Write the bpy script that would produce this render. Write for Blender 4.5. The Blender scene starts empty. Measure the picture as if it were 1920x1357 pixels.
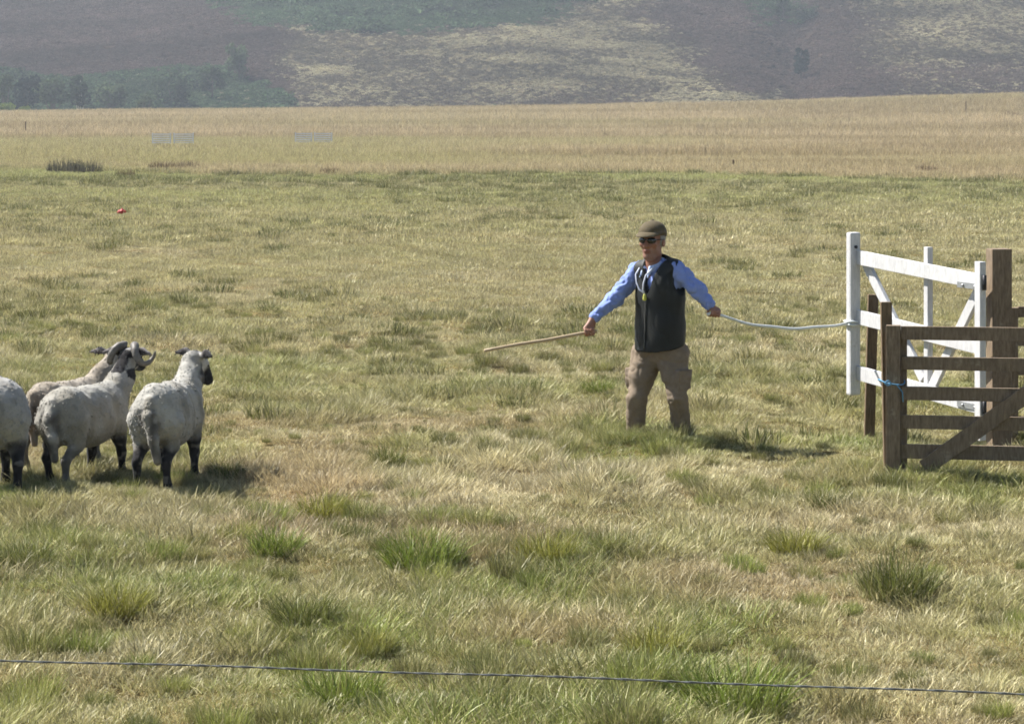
import bpy, bmesh, math, random
import numpy as np
from mathutils import Vector, Matrix

random.seed(7)
rng = np.random.default_rng(11)
scene = bpy.context.scene
col = scene.collection

# ---------------------------------------------------------------- camera
CAM_H, F_PX, HOR = 2.6, 4800.0, 200.0          # eye height, focal length and horizon row of the 1920 px picture
cam_data = bpy.data.cameras.new('camera')
cam = bpy.data.objects.new('camera', cam_data)
col.objects.link(cam)
cam.location = (0, 0, CAM_H)
cam.rotation_euler = (math.radians(90), 0, 0)
cam_data.sensor_width = 36.0
cam_data.lens = 36.0 * F_PX / 1920.0
cam_data.shift_y = -(1357 / 2 - HOR) / 1920.0
cam_data.clip_start = 0.1
cam_data.clip_end = 6000
scene.camera = cam

# ---------------------------------------------------------------- light
SUN_AZ = Vector((-0.88, 0.475, 0)).normalized()
SUN_EL = math.radians(49)
sun_dir = Vector((SUN_AZ.x * math.cos(SUN_EL), SUN_AZ.y * math.cos(SUN_EL), math.sin(SUN_EL)))
world = bpy.data.worlds.new('World')
scene.world = world
world.use_nodes = True
wt = world.node_tree
sky = wt.nodes.new('ShaderNodeTexSky')
sky.sky_type = 'NISHITA'
sky.sun_disc = False
sky.sun_elevation = SUN_EL
sky.sun_rotation = math.atan2(SUN_AZ.x, SUN_AZ.y)
sky.dust_density = 0.6
wt.links.new(sky.outputs[0], wt.nodes['Background'].inputs[0])
wt.nodes['Background'].inputs[1].default_value = 0.05
sl = bpy.data.lights.new('sun', 'SUN')
sl.energy = 5.0
sl.angle = math.radians(0.5)
sl.color = (1.0, 0.96, 0.895)
so = bpy.data.objects.new('sun', sl)
so.rotation_euler = sun_dir.to_track_quat('Z', 'Y').to_euler()
so.location = (-20, 10, 40)
col.objects.link(so)
vs = scene.view_settings
vs.view_transform = 'Standard'
vs.look = 'None'
vs.exposure = 1.4
vs.gamma = 1
vs.use_curve_mapping = False
scene.cycles.use_denoising = True
scene.cycles.use_adaptive_sampling = True
scene.cycles.adaptive_threshold = 0.03
scene.cycles.filter_width = 1.7
scene.cycles.max_bounces = 5
scene.cycles.diffuse_bounces = 2
scene.cycles.transmission_bounces = 4
scene.cycles.volume_bounces = 0
scene.cycles.caustics_reflective = False
scene.cycles.caustics_refractive = False


# ---------------------------------------------------------------- helpers
def W(u, v, d):
    """the point seen at pixel (u, v) of the 1920 px picture, d metres in front of the camera"""
    return Vector(((u - 960) / F_PX * d, d, CAM_H - (v - HOR) / F_PX * d))


def tag(o, label=None, cat=None, group=None, kind=None):
    if label: o['label'] = label
    if cat: o['category'] = cat
    if group: o['group'] = group
    if kind: o['kind'] = kind
    return o


def empty(name, loc=(0, 0, 0), rz=0.0):
    o = bpy.data.objects.new(name, None)
    o.location = loc
    o.rotation_euler = (0, 0, rz)
    o.empty_display_size = 0.1
    col.objects.link(o)
    return o


def link(name, me, mat=None, parent=None, smooth=False):
    o = bpy.data.objects.new(name, me)
    col.objects.link(o)
    if mat is not None and not me.materials:
        me.materials.append(mat)
    if parent is not None:
        o.parent = parent
    if smooth:
        me.polygons.foreach_set('use_smooth', np.ones(len(me.polygons), dtype=bool))
    return o


def np_mesh(name, V, Q):
    """a mesh from arrays of vertices and equal-sized faces"""
    me = bpy.data.meshes.new(name)
    V = np.asarray(V, dtype=np.float32)
    Q = np.asarray(Q, dtype=np.int32)
    n = Q.shape[1]
    me.vertices.add(len(V))
    me.vertices.foreach_set('co', V.ravel())
    me.loops.add(Q.size)
    me.loops.foreach_set('vertex_index', Q.ravel())
    me.polygons.add(len(Q))
    me.polygons.foreach_set('loop_start', np.arange(0, Q.size, n, dtype=np.int32))
    me.update(calc_edges=True)
    me.validate()
    return me


def point_color(me, C, name='col'):
    a = me.attributes.new(name, 'FLOAT_COLOR', 'POINT')
    C = np.asarray(C, dtype=np.float32)
    a.data.foreach_set('color', np.concatenate([C, np.ones((len(C), 1), np.float32)], 1).ravel())


def point_float(me, A, name):
    a = me.attributes.new(name, 'FLOAT', 'POINT')
    a.data.foreach_set('value', np.asarray(A, dtype=np.float32))


# ---- noise in numpy
def vnoise(p, seed=0):
    p = np.asarray(p, dtype=np.float64)
    i = np.floor(p).astype(np.int64)
    f = p - i
    f = f * f * (3 - 2 * f)
    out = np.zeros(p.shape[:-1])

    def h(ix, iy, iz):
        n = (ix * 374761393 + iy * 668265263 + iz * 2147483647 + seed * 974634777) & 0xffffffff
        n = ((n ^ (n >> 13)) * 1274126177) & 0xffffffff
        n = ((n ^ (n >> 16)) * 2246822519) & 0xffffffff
        return ((n ^ (n >> 15)) & 0xffffff) / float(0xffffff)
    for dx in (0, 1):
        wx = f[..., 0] if dx else 1 - f[..., 0]
        for dy in (0, 1):
            wy = f[..., 1] if dy else 1 - f[..., 1]
            for dz in (0, 1):
                wz = f[..., 2] if dz else 1 - f[..., 2]
                out += wx * wy * wz * h(i[..., 0] + dx, i[..., 1] + dy, i[..., 2] + dz)
    return out


def fbm(x, y, scale, octaves=3, seed=0, z=0.0):
    out = 0
    amp, tot = 1.0, 0.0
    for o in range(octaves):
        s = scale / (2 ** o)
        p = np.stack([np.asarray(x) / s + 17.3 * o, np.asarray(y) / s + 5.1 * o, np.zeros_like(np.asarray(x, dtype=float)) + z + 3.7 * o], -1)
        out = out + amp * vnoise(p, seed + o)
        tot += amp
        amp *= 0.5
    return out / tot


def sstep(a, b, x):
    t = np.clip((np.asarray(x, dtype=float) - a) / (b - a), 0, 1)
    return t * t * (3 - 2 * t)


# ---- signed distance bodies
class SDF:
    def __init__(self, lo, hi, h):
        self.lo = np.array(lo, dtype=np.float64)
        self.h = h
        self.n = np.ceil((np.array(hi) - self.lo) / h).astype(int) + 1
        self.F = np.full(self.n, 1.0, dtype=np.float32)
        self.rs = 1.0                                 # scales the radii that follow

    def region(self, lo, hi):
        a = np.clip(np.floor((np.array(lo) - self.lo) / self.h).astype(int), 0, self.n)
        b = np.clip(np.ceil((np.array(hi) - self.lo) / self.h).astype(int) + 1, 0, self.n)
        sl = tuple(slice(a[i], b[i]) for i in range(3))
        g = [self.lo[i] + self.h * np.arange(a[i], b[i]) for i in range(3)]
        P = np.stack(np.meshgrid(*g, indexing='ij'), -1)
        return sl, P

    def merge(self, sl, d, k):
        a = self.F[sl]
        if k > 0:
            hh = np.maximum(k - np.abs(a - d), 0) / k
            self.F[sl] = np.minimum(a, d) - hh * hh * k * 0.25
        else:
            self.F[sl] = np.minimum(a, d)

    def cone(self, a, b, r1, r2, k=0.03):
        a, b = np.array(a, float), np.array(b, float)
        r1, r2 = r1 * self.rs, r2 * self.rs
        m = max(r1, r2) + k + 3 * self.h
        sl, P = self.region(np.minimum(a, b) - m, np.maximum(a, b) + m)
        if P.size == 0: return
        ba = b - a
        t = np.clip(((P - a) @ ba) / max(ba @ ba, 1e-12), 0, 1)
        d = np.linalg.norm(P - a - t[..., None] * ba, axis=-1) - (r1 + (r2 - r1) * t)
        self.merge(sl, d, k)

    def chain(self, pts, rad, k=0.03):
        for i in range(len(pts) - 1):
            self.cone(pts[i], pts[i + 1], rad[i], rad[i + 1], k)

    def ell(self, c, r, k=0.03, R=None, sub=False):
        """ellipsoid; R rows are its axes"""
        c, r = np.array(c, float), np.array(r, float) * self.rs
        m = r.max() + k + 3 * self.h
        sl, P = self.region(c - m, c + m)
        if P.size == 0: return
        q = P - c
        if R is not None: q = q @ np.array(R, float).T
        k0 = np.linalg.norm(q / r, axis=-1)
        k1 = np.linalg.norm(q / (r * r), axis=-1)
        d = k0 * (k0 - 1) / np.maximum(k1, 1e-9)
        if sub:
            self.F[sl] = np.maximum(self.F[sl], -d)
        else:
            self.merge(sl, d, k)

    def box(self, c, half, R=None, rnd=0.01, k=0.02):
        c, half = np.array(c, float), np.array(half, float)
        m = np.linalg.norm(half) + k + 3 * self.h
        sl, P = self.region(c - m, c + m)
        q = P - c
        if R is not None: q = q @ np.array(R, float).T
        q = np.abs(q) - (half - rnd)
        d = np.linalg.norm(np.maximum(q, 0), axis=-1) + np.minimum(q.max(-1), 0) - rnd
        self.merge(sl, d, k)

    def carve(self, fn):
        """keep only where fn(P) < 0"""
        sl, P = self.region(self.lo, self.lo + self.h * self.n)
        self.F[sl] = np.maximum(self.F[sl], fn(P))

    def mesh(self, name, relax=1):
        F = self.F
        F[0], F[-1], F[:, 0], F[:, -1], F[:, :, 0], F[:, :, -1] = 1, 1, 1, 1, 1, 1
        s = F < 0
        nx, ny, nz = F.shape
        cnt = np.zeros((nx - 1, ny - 1, nz - 1), np.int8)
        for dx in (0, 1):
            for dy in (0, 1):
                for dz in (0, 1):
                    cnt += s[dx:nx - 1 + dx, dy:ny - 1 + dy, dz:nz - 1 + dz]
        act = (cnt > 0) & (cnt < 8)
        I, J, K = np.nonzero(act)
        idx = np.full(act.shape, -1, np.int32)
        idx[I, J, K] = np.arange(len(I))
        acc = np.zeros((len(I), 3))
        num = np.zeros(len(I))
        cs = [(x, y, z) for x in (0, 1) for y in (0, 1) for z in (0, 1)]
        for a in cs:
            for ax in range(3):
                if a[ax]: continue
                b = list(a)
                b[ax] = 1
                fa = F[I + a[0], J + a[1], K + a[2]]
                fb = F[I + b[0], J + b[1], K + b[2]]
                m = (fa < 0) != (fb < 0)
                t = np.where(m, fa / np.where(m, fa - fb, 1), 0)
                p = np.array(a, float)[None] + np.zeros((len(I), 3))
                p[:, ax] += t
                acc[m] += p[m]
                num[m] += 1
        V = (acc / num[:, None] + np.stack([I, J, K], 1)) * self.h + self.lo
        Q = []
        for ax in range(3):
            o1, o2 = (ax + 1) % 3, (ax + 2) % 3
            A = np.moveaxis(s, (ax, o1, o2), (0, 1, 2))
            ID = np.moveaxis(idx, (ax, o1, o2), (0, 1, 2))
            cr = A[:-1, 1:-1, 1:-1] != A[1:, 1:-1, 1:-1]
            i, j, k = np.nonzero(cr)
            j1, k1 = j + 1, k + 1
            q = np.stack([ID[i, j1 - 1, k1 - 1], ID[i, j1, k1 - 1], ID[i, j1, k1], ID[i, j1 - 1, k1]], 1)
            ins = A[i, j1, k1]
            q[~ins] = q[~ins][:, ::-1]
            Q.append(q)
        Q = np.concatenate(Q)
        for _ in range(relax):
            S = np.zeros_like(V)
            c = np.zeros(len(V))
            for e in range(4):
                np.add.at(S, Q[:, e], V[Q[:, (e + 1) % 4]])
                np.add.at(c, Q[:, e], 1)
                np.add.at(S, Q[:, (e + 1) % 4], V[Q[:, e]])
                np.add.at(c, Q[:, (e + 1) % 4], 1)
            V = 0.5 * V + 0.5 * S / np.maximum(c, 1)[:, None]
        return V, Q


def normals(V, Q):
    n = np.cross(V[Q[:, 2]] - V[Q[:, 0]], V[Q[:, 3]] - V[Q[:, 1]])
    N = np.zeros_like(V)
    for e in range(4):
        np.add.at(N, Q[:, e], n)
    return N / np.maximum(np.linalg.norm(N, axis=1), 1e-12)[:, None]


def tube_arrays(pts, rad, sides=8, cap=True):
    pts = np.array([tuple(p) for p in pts], float)
    n = len(pts)
    rad = np.array(rad, float) if np.ndim(rad) else np.full(n, rad)
    T = np.gradient(pts, axis=0)
    T /= np.linalg.norm(T, axis=1)[:, None]
    ref = np.array([0, 0, 1.0]) if abs(T[0, 2]) < 0.9 else np.array([1.0, 0, 0])
    V, Q = [], []
    u = np.cross(ref, T[0])
    u /= np.linalg.norm(u)
    for i in range(n):
        u = u - T[i] * (u @ T[i])
        u /= np.linalg.norm(u)
        w = np.cross(T[i], u)
        for s in range(sides):
            a = 2 * math.pi * s / sides
            V.append(pts[i] + rad[i] * (math.cos(a) * u + math.sin(a) * w))
    for i in range(n - 1):
        for s in range(sides):
            Q.append((i * sides + s, i * sides + (s + 1) % sides, (i + 1) * sides + (s + 1) % sides, (i + 1) * sides + s))
    if cap:
        for base, flip in ((0, 1), ((n - 1) * sides, 0)):
            c = len(V)
            V.append(pts[0 if flip else -1])
            for s in range(0, sides, 2):
                q = (c, base + s, base + (s + 1) % sides, base + (s + 2) % sides)
                Q.append(q[::-1] if flip else q)
    return np.array(V), np.array(Q)


def tube(name, pts, rad, mat, parent=None, sides=8, off=(0, 0, 0)):
    V, Q = tube_arrays(pts, rad, sides)
    return link(name, np_mesh(name, V - np.array(off), Q), mat, parent, smooth=True)


def beam(name, p0, p1, wv, w, t, mat, parent=None, bevel=0.006, point=None):
    """a plank from p0 to p1, w wide along wv, t thick across it; coordinates are world, stored relative to the parent"""
    p0, p1, wv = Vector(p0), Vector(p1), Vector(wv)
    a = (p1 - p0).normalized()
    wv = (wv - a * wv.dot(a)).normalized()
    tv = a.cross(wv)
    off = Vector(parent.location) if parent is not None else Vector((0, 0, 0))
    bm = bmesh.new()
    vs_ = []
    for i, p in enumerate((p0, p1)):
        for sx, sy in ((-1, -1), (1, -1), (1, 1), (-1, 1)):
            q = p + wv * (sx * w / 2) + tv * (sy * t / 2) - off
            vs_.append(bm.verts.new(q))
    bm.faces.new([vs_[3], vs_[2], vs_[1], vs_[0]])
    bm.faces.new(vs_[4:8])
    for s in range(4):
        bm.faces.new([vs_[s], vs_[(s + 1) % 4], vs_[4 + (s + 1) % 4], vs_[4 + s]])
    if point:                                        # draw one end out to a point
        f = [f for f in bm.faces if set(f.verts) == set(vs_[0:4] if point == 'start' else vs_[4:8])][0]
        e = bmesh.ops.extrude_discrete_faces(bm, faces=[f])['faces'][0]
        for v in e.verts:
            base = (p0 if point == 'start' else p1) - off
            v.co = base + (v.co - base) * 0.25 + a * ((-1 if point == 'start' else 1) * w * 1.2)
        bmesh.ops.remove_doubles(bm, verts=bm.verts, dist=1e-5)
    bmesh.ops.bevel(bm, geom=list(bm.edges), offset=bevel, segments=2, affect='EDGES', profile=0.6)
    bmesh.ops.recalc_face_normals(bm, faces=bm.faces)
    me = bpy.data.meshes.new(name)
    bm.to_mesh(me)
    bm.free()
    return link(name, me, mat, parent)


# ---------------------------------------------------------------- materials
class NT:
    def __init__(self, name):
        self.m = bpy.data.materials.new(name)
        self.m.use_nodes = True
        self.t = self.m.node_tree
        self.t.nodes.clear()
        self.out = self.t.nodes.new('ShaderNodeOutputMaterial')

    def n(self, typ, **kw):
        nd = self.t.nodes.new(typ)
        for k, v in kw.items():
            if k.startswith('i_'):
                key = k[2:]
                nd.inputs[int(key) if key.isdigit() else key].default_value = v
            else:
                setattr(nd, k, v)
        return nd

    def l(self, a, b):
        self.t.links.new(a, b)

    def mix(self, fac, a, b, blend='MIX'):
        nd = self.n('ShaderNodeMix', data_type='RGBA', blend_type=blend)
        for s, i in ((fac, 0), (a, 6), (b, 7)):
            if hasattr(s, 'is_linked'): self.l(s, nd.inputs[i])
            else: nd.inputs[i].default_value = s if i == 0 else (*s, 1)[:4]
        return nd.outputs[2]

    def noise(self, scale, detail=4, rough=0.6, vec=None, dim=None):
        nd = self.n('ShaderNodeTexNoise', i_Scale=scale, i_Detail=detail, i_Roughness=rough)
        if vec is not None: self.l(vec, nd.inputs['Vector'])
        return nd.outputs['Fac']

    def ramp(self, fac, stops):
        nd = self.n('ShaderNodeValToRGB')
        el = nd.color_ramp.elements
        while len(el) < len(stops): el.new(0.5)
        for e, (p, c) in zip(el, stops):
            e.position = p
            e.color = (*c, 1) if len(c) == 3 else c
        self.l(fac, nd.inputs[0])
        return nd.outputs[0]

    def coord(self, kind='Object', scale=None):
        tc = self.n('ShaderNodeTexCoord')
        if scale is None: return tc.outputs[kind]
        mp = self.n('ShaderNodeMapping')
        mp.inputs['Scale'].default_value = scale
        self.l(tc.outputs[kind], mp.inputs[0])
        return mp.outputs[0]

    def finish(self, color, rough=0.8, bump=None, bump_s=0.3, bump_d=0.01, spec=0.3, sheen=0.0):
        b = self.n('ShaderNodeBsdfPrincipled')
        if hasattr(color, 'is_linked'): self.l(color, b.inputs['Base Color'])
        else: b.inputs['Base Color'].default_value = (*color, 1)
        if hasattr(rough, 'is_linked'): self.l(rough, b.inputs['Roughness'])
        else: b.inputs['Roughness'].default_value = rough
        b.inputs['Specular IOR Level'].default_value = spec
        if sheen: b.inputs['Sheen Weight'].default_value = sheen
        if bump is not None:
            bp = self.n('ShaderNodeBump', i_Strength=bump_s, i_Distance=bump_d)
            self.l(bump, bp.inputs['Height'])
            self.l(bp.outputs[0], b.inputs['Normal'])
        self.l(b.outputs[0], self.out.inputs[0])
        return self.m


def mat_wood(name, dark, light, grain=(7, 7, 1.2), rough=0.85, worn=None):
    t = NT(name)
    v = t.coord('Object')
    oi = t.n('ShaderNodeObjectInfo')
    # each plank takes its own piece of grain
    va = t.n('ShaderNodeVectorMath', operation='ADD')
    t.l(v, va.inputs[0])
    cx = t.n('ShaderNodeCombineXYZ')
    mu = t.n('ShaderNodeMath', operation='MULTIPLY', i_1=37.0)
    t.l(oi.outputs['Random'], mu.inputs[0])
    t.l(mu.outputs[0], cx.inputs[0])
    t.l(mu.outputs[0], cx.inputs[2])
    t.l(cx.outputs[0], va.inputs[1])
    mp = t.n('ShaderNodeMapping')
    mp.inputs['Scale'].default_value = grain
    t.l(va.outputs[0], mp.inputs[0])
    n1 = t.noise(9, 6, 0.65, mp.outputs[0])
    n2 = t.noise(2.2, 3, 0.5, va.outputs[0])
    c = t.ramp(n1, [(0.3, dark), (0.7, light)])
    c = t.mix(n2, t.mix(1.0, c, (0.72, 0.7, 0.7), 'MULTIPLY'), c)
    if worn:
        n3 = t.noise(5, 6, 0.75, va.outputs[0])
        c = t.mix(t.ramp(n3, [(0.60, (0, 0, 0)), (0.72, (1, 1, 1))]), c, worn)
    return t.finish(c, rough, bump=n1, bump_s=0.5, bump_d=0.004, spec=0.25)


def mat_vcol(name, rough=0.9, nscale=60, bump_s=0.4, bump_d=0.004, var=0.25, spec=0.2, sheen=0.0, attr='col'):
    t = NT(name)
    a = t.n('ShaderNodeAttribute', attribute_name=attr)
    v = t.coord('Object')
    n1 = t.noise(nscale, 5, 0.65, v)
    n2 = t.noise(nscale * 0.12, 3, 0.5, v)
    g = t.ramp(n1, [(0.25, (1 - var,) * 3), (0.75, (1.0,) * 3)])
    g2 = t.ramp(n2, [(0.3, (1 - var,) * 3), (0.7, (1.0,) * 3)])
    c = t.mix(1.0, a.outputs['Color'], g, 'MULTIPLY')
    c = t.mix(1.0, c, g2, 'MULTIPLY')
    return t.finish(c, rough, bump=n1, bump_s=bump_s, bump_d=bump_d, spec=spec, sheen=sheen)


def mat_plain(name, c, rough=0.7, nscale=40, var=0.25, bump_s=0.25, bump_d=0.003, spec=0.3, metal=0, scale=None, sheen=0.0):
    t = NT(name)
    v = t.coord('Object', scale)
    n1 = t.noise(nscale, 5, 0.6, v)
    cc = t.ramp(n1, [(0.25, tuple(x * (1 - var) for x in c)), (0.75, c)])
    m = t.finish(cc, rough, bump=n1, bump_s=bump_s, bump_d=bump_d, spec=spec, sheen=sheen)
    if metal: [n for n in t.t.nodes if n.type == 'BSDF_PRINCIPLED'][0].inputs['Metallic'].default_value = metal
    return m


def mat_leaf(name, dry=(0.46, 0.38, 0.21), dryness=0.5, transl=0.42, base=None, var=0.55, gloss=0.0):
    """blades and leaves: colour from the clump (or base), each blade its own shade, light shining through"""
    t = NT(name)
    if base is None:
        a = t.n('ShaderNodeAttribute', attribute_name='col', attribute_type='INSTANCER')
        c = a.outputs['Color']
    else:
        c = t.n('ShaderNodeRGB')
        c.outputs[0].default_value = (*base, 1)
        c = c.outputs[0]
    r = t.n('ShaderNodeAttribute', attribute_name='rnd')
    d = t.n('ShaderNodeAttribute', attribute_name='dry')
    f = t.n('ShaderNodeMath', operation='MULTIPLY', i_1=dryness)
    t.l(d.outputs['Fac'], f.inputs[0])
    c = t.mix(f.outputs[0], c, dry)
    sh = t.ramp(r.outputs['Fac'], [(0.0, (1 - var,) * 3), (1.0, (1 + var * 0.6,) * 3)])
    c = t.mix(1.0, c, sh, 'MULTIPLY')
    df = t.n('ShaderNodeBsdfDiffuse')
    tr = t.n('ShaderNodeBsdfTranslucent')
    t.l(c, df.inputs[0])
    t.l(c, tr.inputs[0])
    mx = t.n('ShaderNodeMixShader', i_0=transl)
    t.l(df.outputs[0], mx.inputs[1])
    t.l(tr.outputs[0], mx.inputs[2])
    gl_ = t.n('ShaderNodeBsdfGlossy', i_Roughness=0.45)
    gl_.inputs[0].default_value = (0.9, 0.9, 0.85, 1)
    m2 = t.n('ShaderNodeMixShader', i_0=gloss)
    t.l(mx.outputs[0], m2.inputs[1])
    t.l(gl_.outputs[0], m2.inputs[2])
    t.l(m2.outputs[0], t.out.inputs[0])
    return t.m


# ---------------------------------------------------------------- terrain
def crest(x):
    return np.interp(x, [-260, -105, -70, 0, 32, 70, 105, 260], [1.0, 1.35, 1.5, 2.2, 2.8, 4.05, 4.9, 6.0])


def gz(x, y):
    x, y = np.asarray(x, float), np.asarray(y, float)
    z = crest(x * 350 / np.maximum(y, 350)) * sstep(195, 350, y)
    z = z - sstep(352, 440, y) * 7.0
    near = 1 - sstep(60, 140, y)
    z = z + near * (0.06 * (fbm(x, y, 2.6, 2, 3) - 0.5) + 0.16 * (fbm(x, y, 0.62, 2, 5) - 0.5))
    z = z + 0.07 * np.exp(-((x - 1.08) / 0.6) ** 2 - ((y - 19.5) / 0.45) ** 2) + 0.045 * np.exp(-((x + 2.8) / 1.1) ** 2 - ((y - 17.4) / 0.8) ** 2)   # low hummocks
    z = z - 0.17 * np.exp(-((x - 3.0) / 1.0) ** 2 - ((y - 21.4) / 1.3) ** 2)      # a dip behind the open gate
    z = z + sstep(60, 140, y) * 0.25 * (fbm(x, y, 9, 3, 7) - 0.5)
    return z


def hz(x, y):
    x, y = np.asarray(x, float), np.asarray(y, float)
    t = np.maximum(y - 446, 0)
    z = -5.5 + 0.25 * t - 0.00013 * t * t
    z = z + sstep(0, 60, t) * (9 * (fbm(x, y, 120, 2, 21) - 0.5) + 3.0 * (fbm(x, y, 30, 3, 25) - 0.5) + 0.8 * (fbm(x, y, 6, 2, 29) - 0.5))
    gx = 56 + 0.10 * (y - 500)                       # a gully running up the slope
    z = z - 4.5 * np.exp(-((x - gx) / 7.0) ** 2) * sstep(20, 60, t)
    return z


def pix(x, y, z):
    return 960 + F_PX * x / y, HOR + F_PX * (CAM_H - z) / y


def axis(pts):
    out = [pts[0][0]]
    for (a, b, st) in pts:
        n = max(int(round((b - a) / st)), 1)
        out += list(a + (b - a) * (np.arange(1, n + 1) / n))
    return np.array(out)


def grid_mesh(name, xs, ys, zf):
    X, Y = np.meshgrid(xs, ys)
    Z = zf(X, Y)
    V = np.stack([X, Y, Z], -1).reshape(-1, 3)
    nx, ny = len(xs), len(ys)
    i = np.arange(ny - 1)[:, None] * nx + np.arange(nx - 1)[None]
    Q = np.stack([i, i + 1, i + 1 + nx, i + nx], -1).reshape(-1, 4)
    return np_mesh(name, V, Q), V


# colours of the field as they lie on the ground
STRAW = np.array([0.49, 0.43, 0.262])
OLIVE = np.array([0.305, 0.298, 0.112])
GREEN = np.array([0.19, 0.25, 0.042])
BROWN = np.array([0.34, 0.255, 0.15])
TAN = np.array([0.50, 0.41, 0.255])
YGREEN = np.array([0.365, 0.355, 0.155])


def lerp(a, b, t):
    t = np.asarray(t)[..., None]
    return a * (1 - t) + b * t


def edge_y(x, y):
    """where the grazed pasture gives way to long grass"""
    u = 960 + F_PX * x / y
    return 94.5 + 12 * (fbm(x * 0.5, y, 9, 3, 61) - 0.5) - 8 * sstep(1250, 1900, u) + 11 * (1 - sstep(80, 430, u))


def field_colour(x, y):
    """colour of the sward: grazed pasture near by, bleached grass beyond, a mown strip between"""
    x, y = np.asarray(x, float), np.asarray(y, float)
    n1 = fbm(x, y, 3.5, 3, 41)
    n2 = fbm(x, y, 0.9, 2, 43)
    n3 = fbm(x * 0.35, y, 14, 3, 47)
    c = lerp(np.broadcast_to(STRAW, x.shape + (3,)), OLIVE, sstep(0.30, 0.62, 0.5 * n1 + 0.5 * n2 + 0.05))
    c = lerp(c, GREEN, 0.85 * sstep(0.52, 0.72, n2 * 0.6 + n1 * 0.4) * (1 - 0.5 * sstep(20, 40, y)))
    c = lerp(c, BROWN * 1.15, 0.7 * sstep(0.58, 0.75, fbm(x, y, 1.4, 2, 53)) * (1 - sstep(18, 30, y)))
    # middle of the field is paler, its far edge greener
    c = lerp(c, lerp(np.broadcast_to(STRAW, x.shape + (3,)), YGREEN, 0.40 + 0.35 * sstep(0.35, 0.65, n3)), 0.62 * sstep(19, 30, y))
    c = lerp(c, GREEN * 1.15, 0.50 * sstep(56, 88, y) * sstep(0.3, 0.6, n3 + 0.12))
    # beyond the edge at about 92 m
    u = 960 + F_PX * x / y
    edge = edge_y(x, y)
    dry = lerp(np.broadcast_to(TAN * 1.08, x.shape + (3,)), TAN * np.array([0.74, 0.74, 0.66]), sstep(0.3, 0.7, fbm(x * 0.25, y, 11, 3, 67)))
    dry = lerp(dry, YGREEN, 0.35 * sstep(0.5, 0.7, fbm(x * 0.3, y, 30, 2, 69)))
    strip = sstep(103, 116, y + 10 * (n1 - 0.5)) * (1 - sstep(186, 206, y)) * (1 - sstep(650, 1150, u + 300 * (n3 - 0.5)))
    strip2 = sstep(150, 160, y) * (1 - sstep(188, 198, y)) * (1 - sstep(1150, 1500, u)) * 0.7
    dry = lerp(dry, YGREEN * 1.12, 0.8 * np.maximum(strip, strip2))
    dry = lerp(dry, GREEN * 1.2, 0.75 * (1 - sstep(97, 112, y)) * (1 - sstep(150, 420, u)))
    return lerp(c, dry, sstep(-1.5, 1.5, y - edge))


def hill_zone(u, v, x, y):
    """share of bracken, heather and moor grass at a spot of the hillside"""
    uu = u + 110 * (fbm(x, y, 14, 3, 71) - 0.5)
    vv = v + 34 * (fbm(x, y, 11, 3, 73) - 0.5)
    br = np.clip(1.25 - np.sqrt(((uu - 740) / 300) ** 2 + ((vv - 5) / 50) ** 2), 0, 1) * 3
    top = np.interp(uu, [-400, 0, 100, 250, 400, 520, 560], [120, 128, 150, 122, 118, 165, 215])
    br = np.clip(np.maximum(br, (vv - top) / 12), 0, 1)
    br = np.maximum(br, np.clip(1.3 - np.sqrt(((uu - 1470) / 60) ** 2 + ((vv - 15) / 32) ** 2), 0, 1))
    gr = sstep(500, 580, uu) * (1 - sstep(1220, 1330, uu + 0.9 * (100 - vv))) * (0.80 - 0.35 * sstep(150, 200, vv))
    gr = np.maximum(gr, 0.62 * sstep(1590, 1680, uu) * (1 - sstep(95, 150, vv)))
    gr = np.maximum(gr, 0.8 * sstep(165, 178, vv) * sstep(1180, 1260, uu) * (1 - sstep(1440, 1500, uu)))
    gr = np.maximum(gr, 0.25 * sstep(1620, 1720, uu))
    return np.clip(br, 0, 1), np.clip(gr, 0, 1) * (1 - np.clip(br, 0, 1))


HEATHER = np.array([0.105, 0.077, 0.064])
MOOR = np.array([0.355, 0.315, 0.20])
BRACKEN = np.array([0.060, 0.105, 0.052])

xs = axis([(-420, -150, 30), (-150, -30, 6), (-30, -8, 1.0), (-8, 8, 0.16), (8, 30, 1.0), (30, 150, 6), (150, 420, 30)])
ys = axis([(-80, 4, 12), (4, 9, 0.8), (9, 26, 0.16), (26, 60, 0.8), (60, 130, 2.2), (130, 470, 6)])
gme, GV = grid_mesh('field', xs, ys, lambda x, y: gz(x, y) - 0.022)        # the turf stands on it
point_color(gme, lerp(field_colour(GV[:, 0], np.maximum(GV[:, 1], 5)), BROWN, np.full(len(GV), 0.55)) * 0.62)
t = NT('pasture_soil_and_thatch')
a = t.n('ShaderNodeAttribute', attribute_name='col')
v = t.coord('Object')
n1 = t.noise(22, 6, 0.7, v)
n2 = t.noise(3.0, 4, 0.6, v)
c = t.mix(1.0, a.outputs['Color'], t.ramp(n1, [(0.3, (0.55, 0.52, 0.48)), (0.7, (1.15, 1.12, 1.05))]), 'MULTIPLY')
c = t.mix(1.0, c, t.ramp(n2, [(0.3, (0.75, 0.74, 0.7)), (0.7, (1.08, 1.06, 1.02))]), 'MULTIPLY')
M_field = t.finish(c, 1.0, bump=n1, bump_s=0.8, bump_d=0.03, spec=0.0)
field = tag(link('field', gme, M_field, smooth=True), 'rough pasture running from the wire to the foot of the moor', None, kind='structure')

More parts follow.
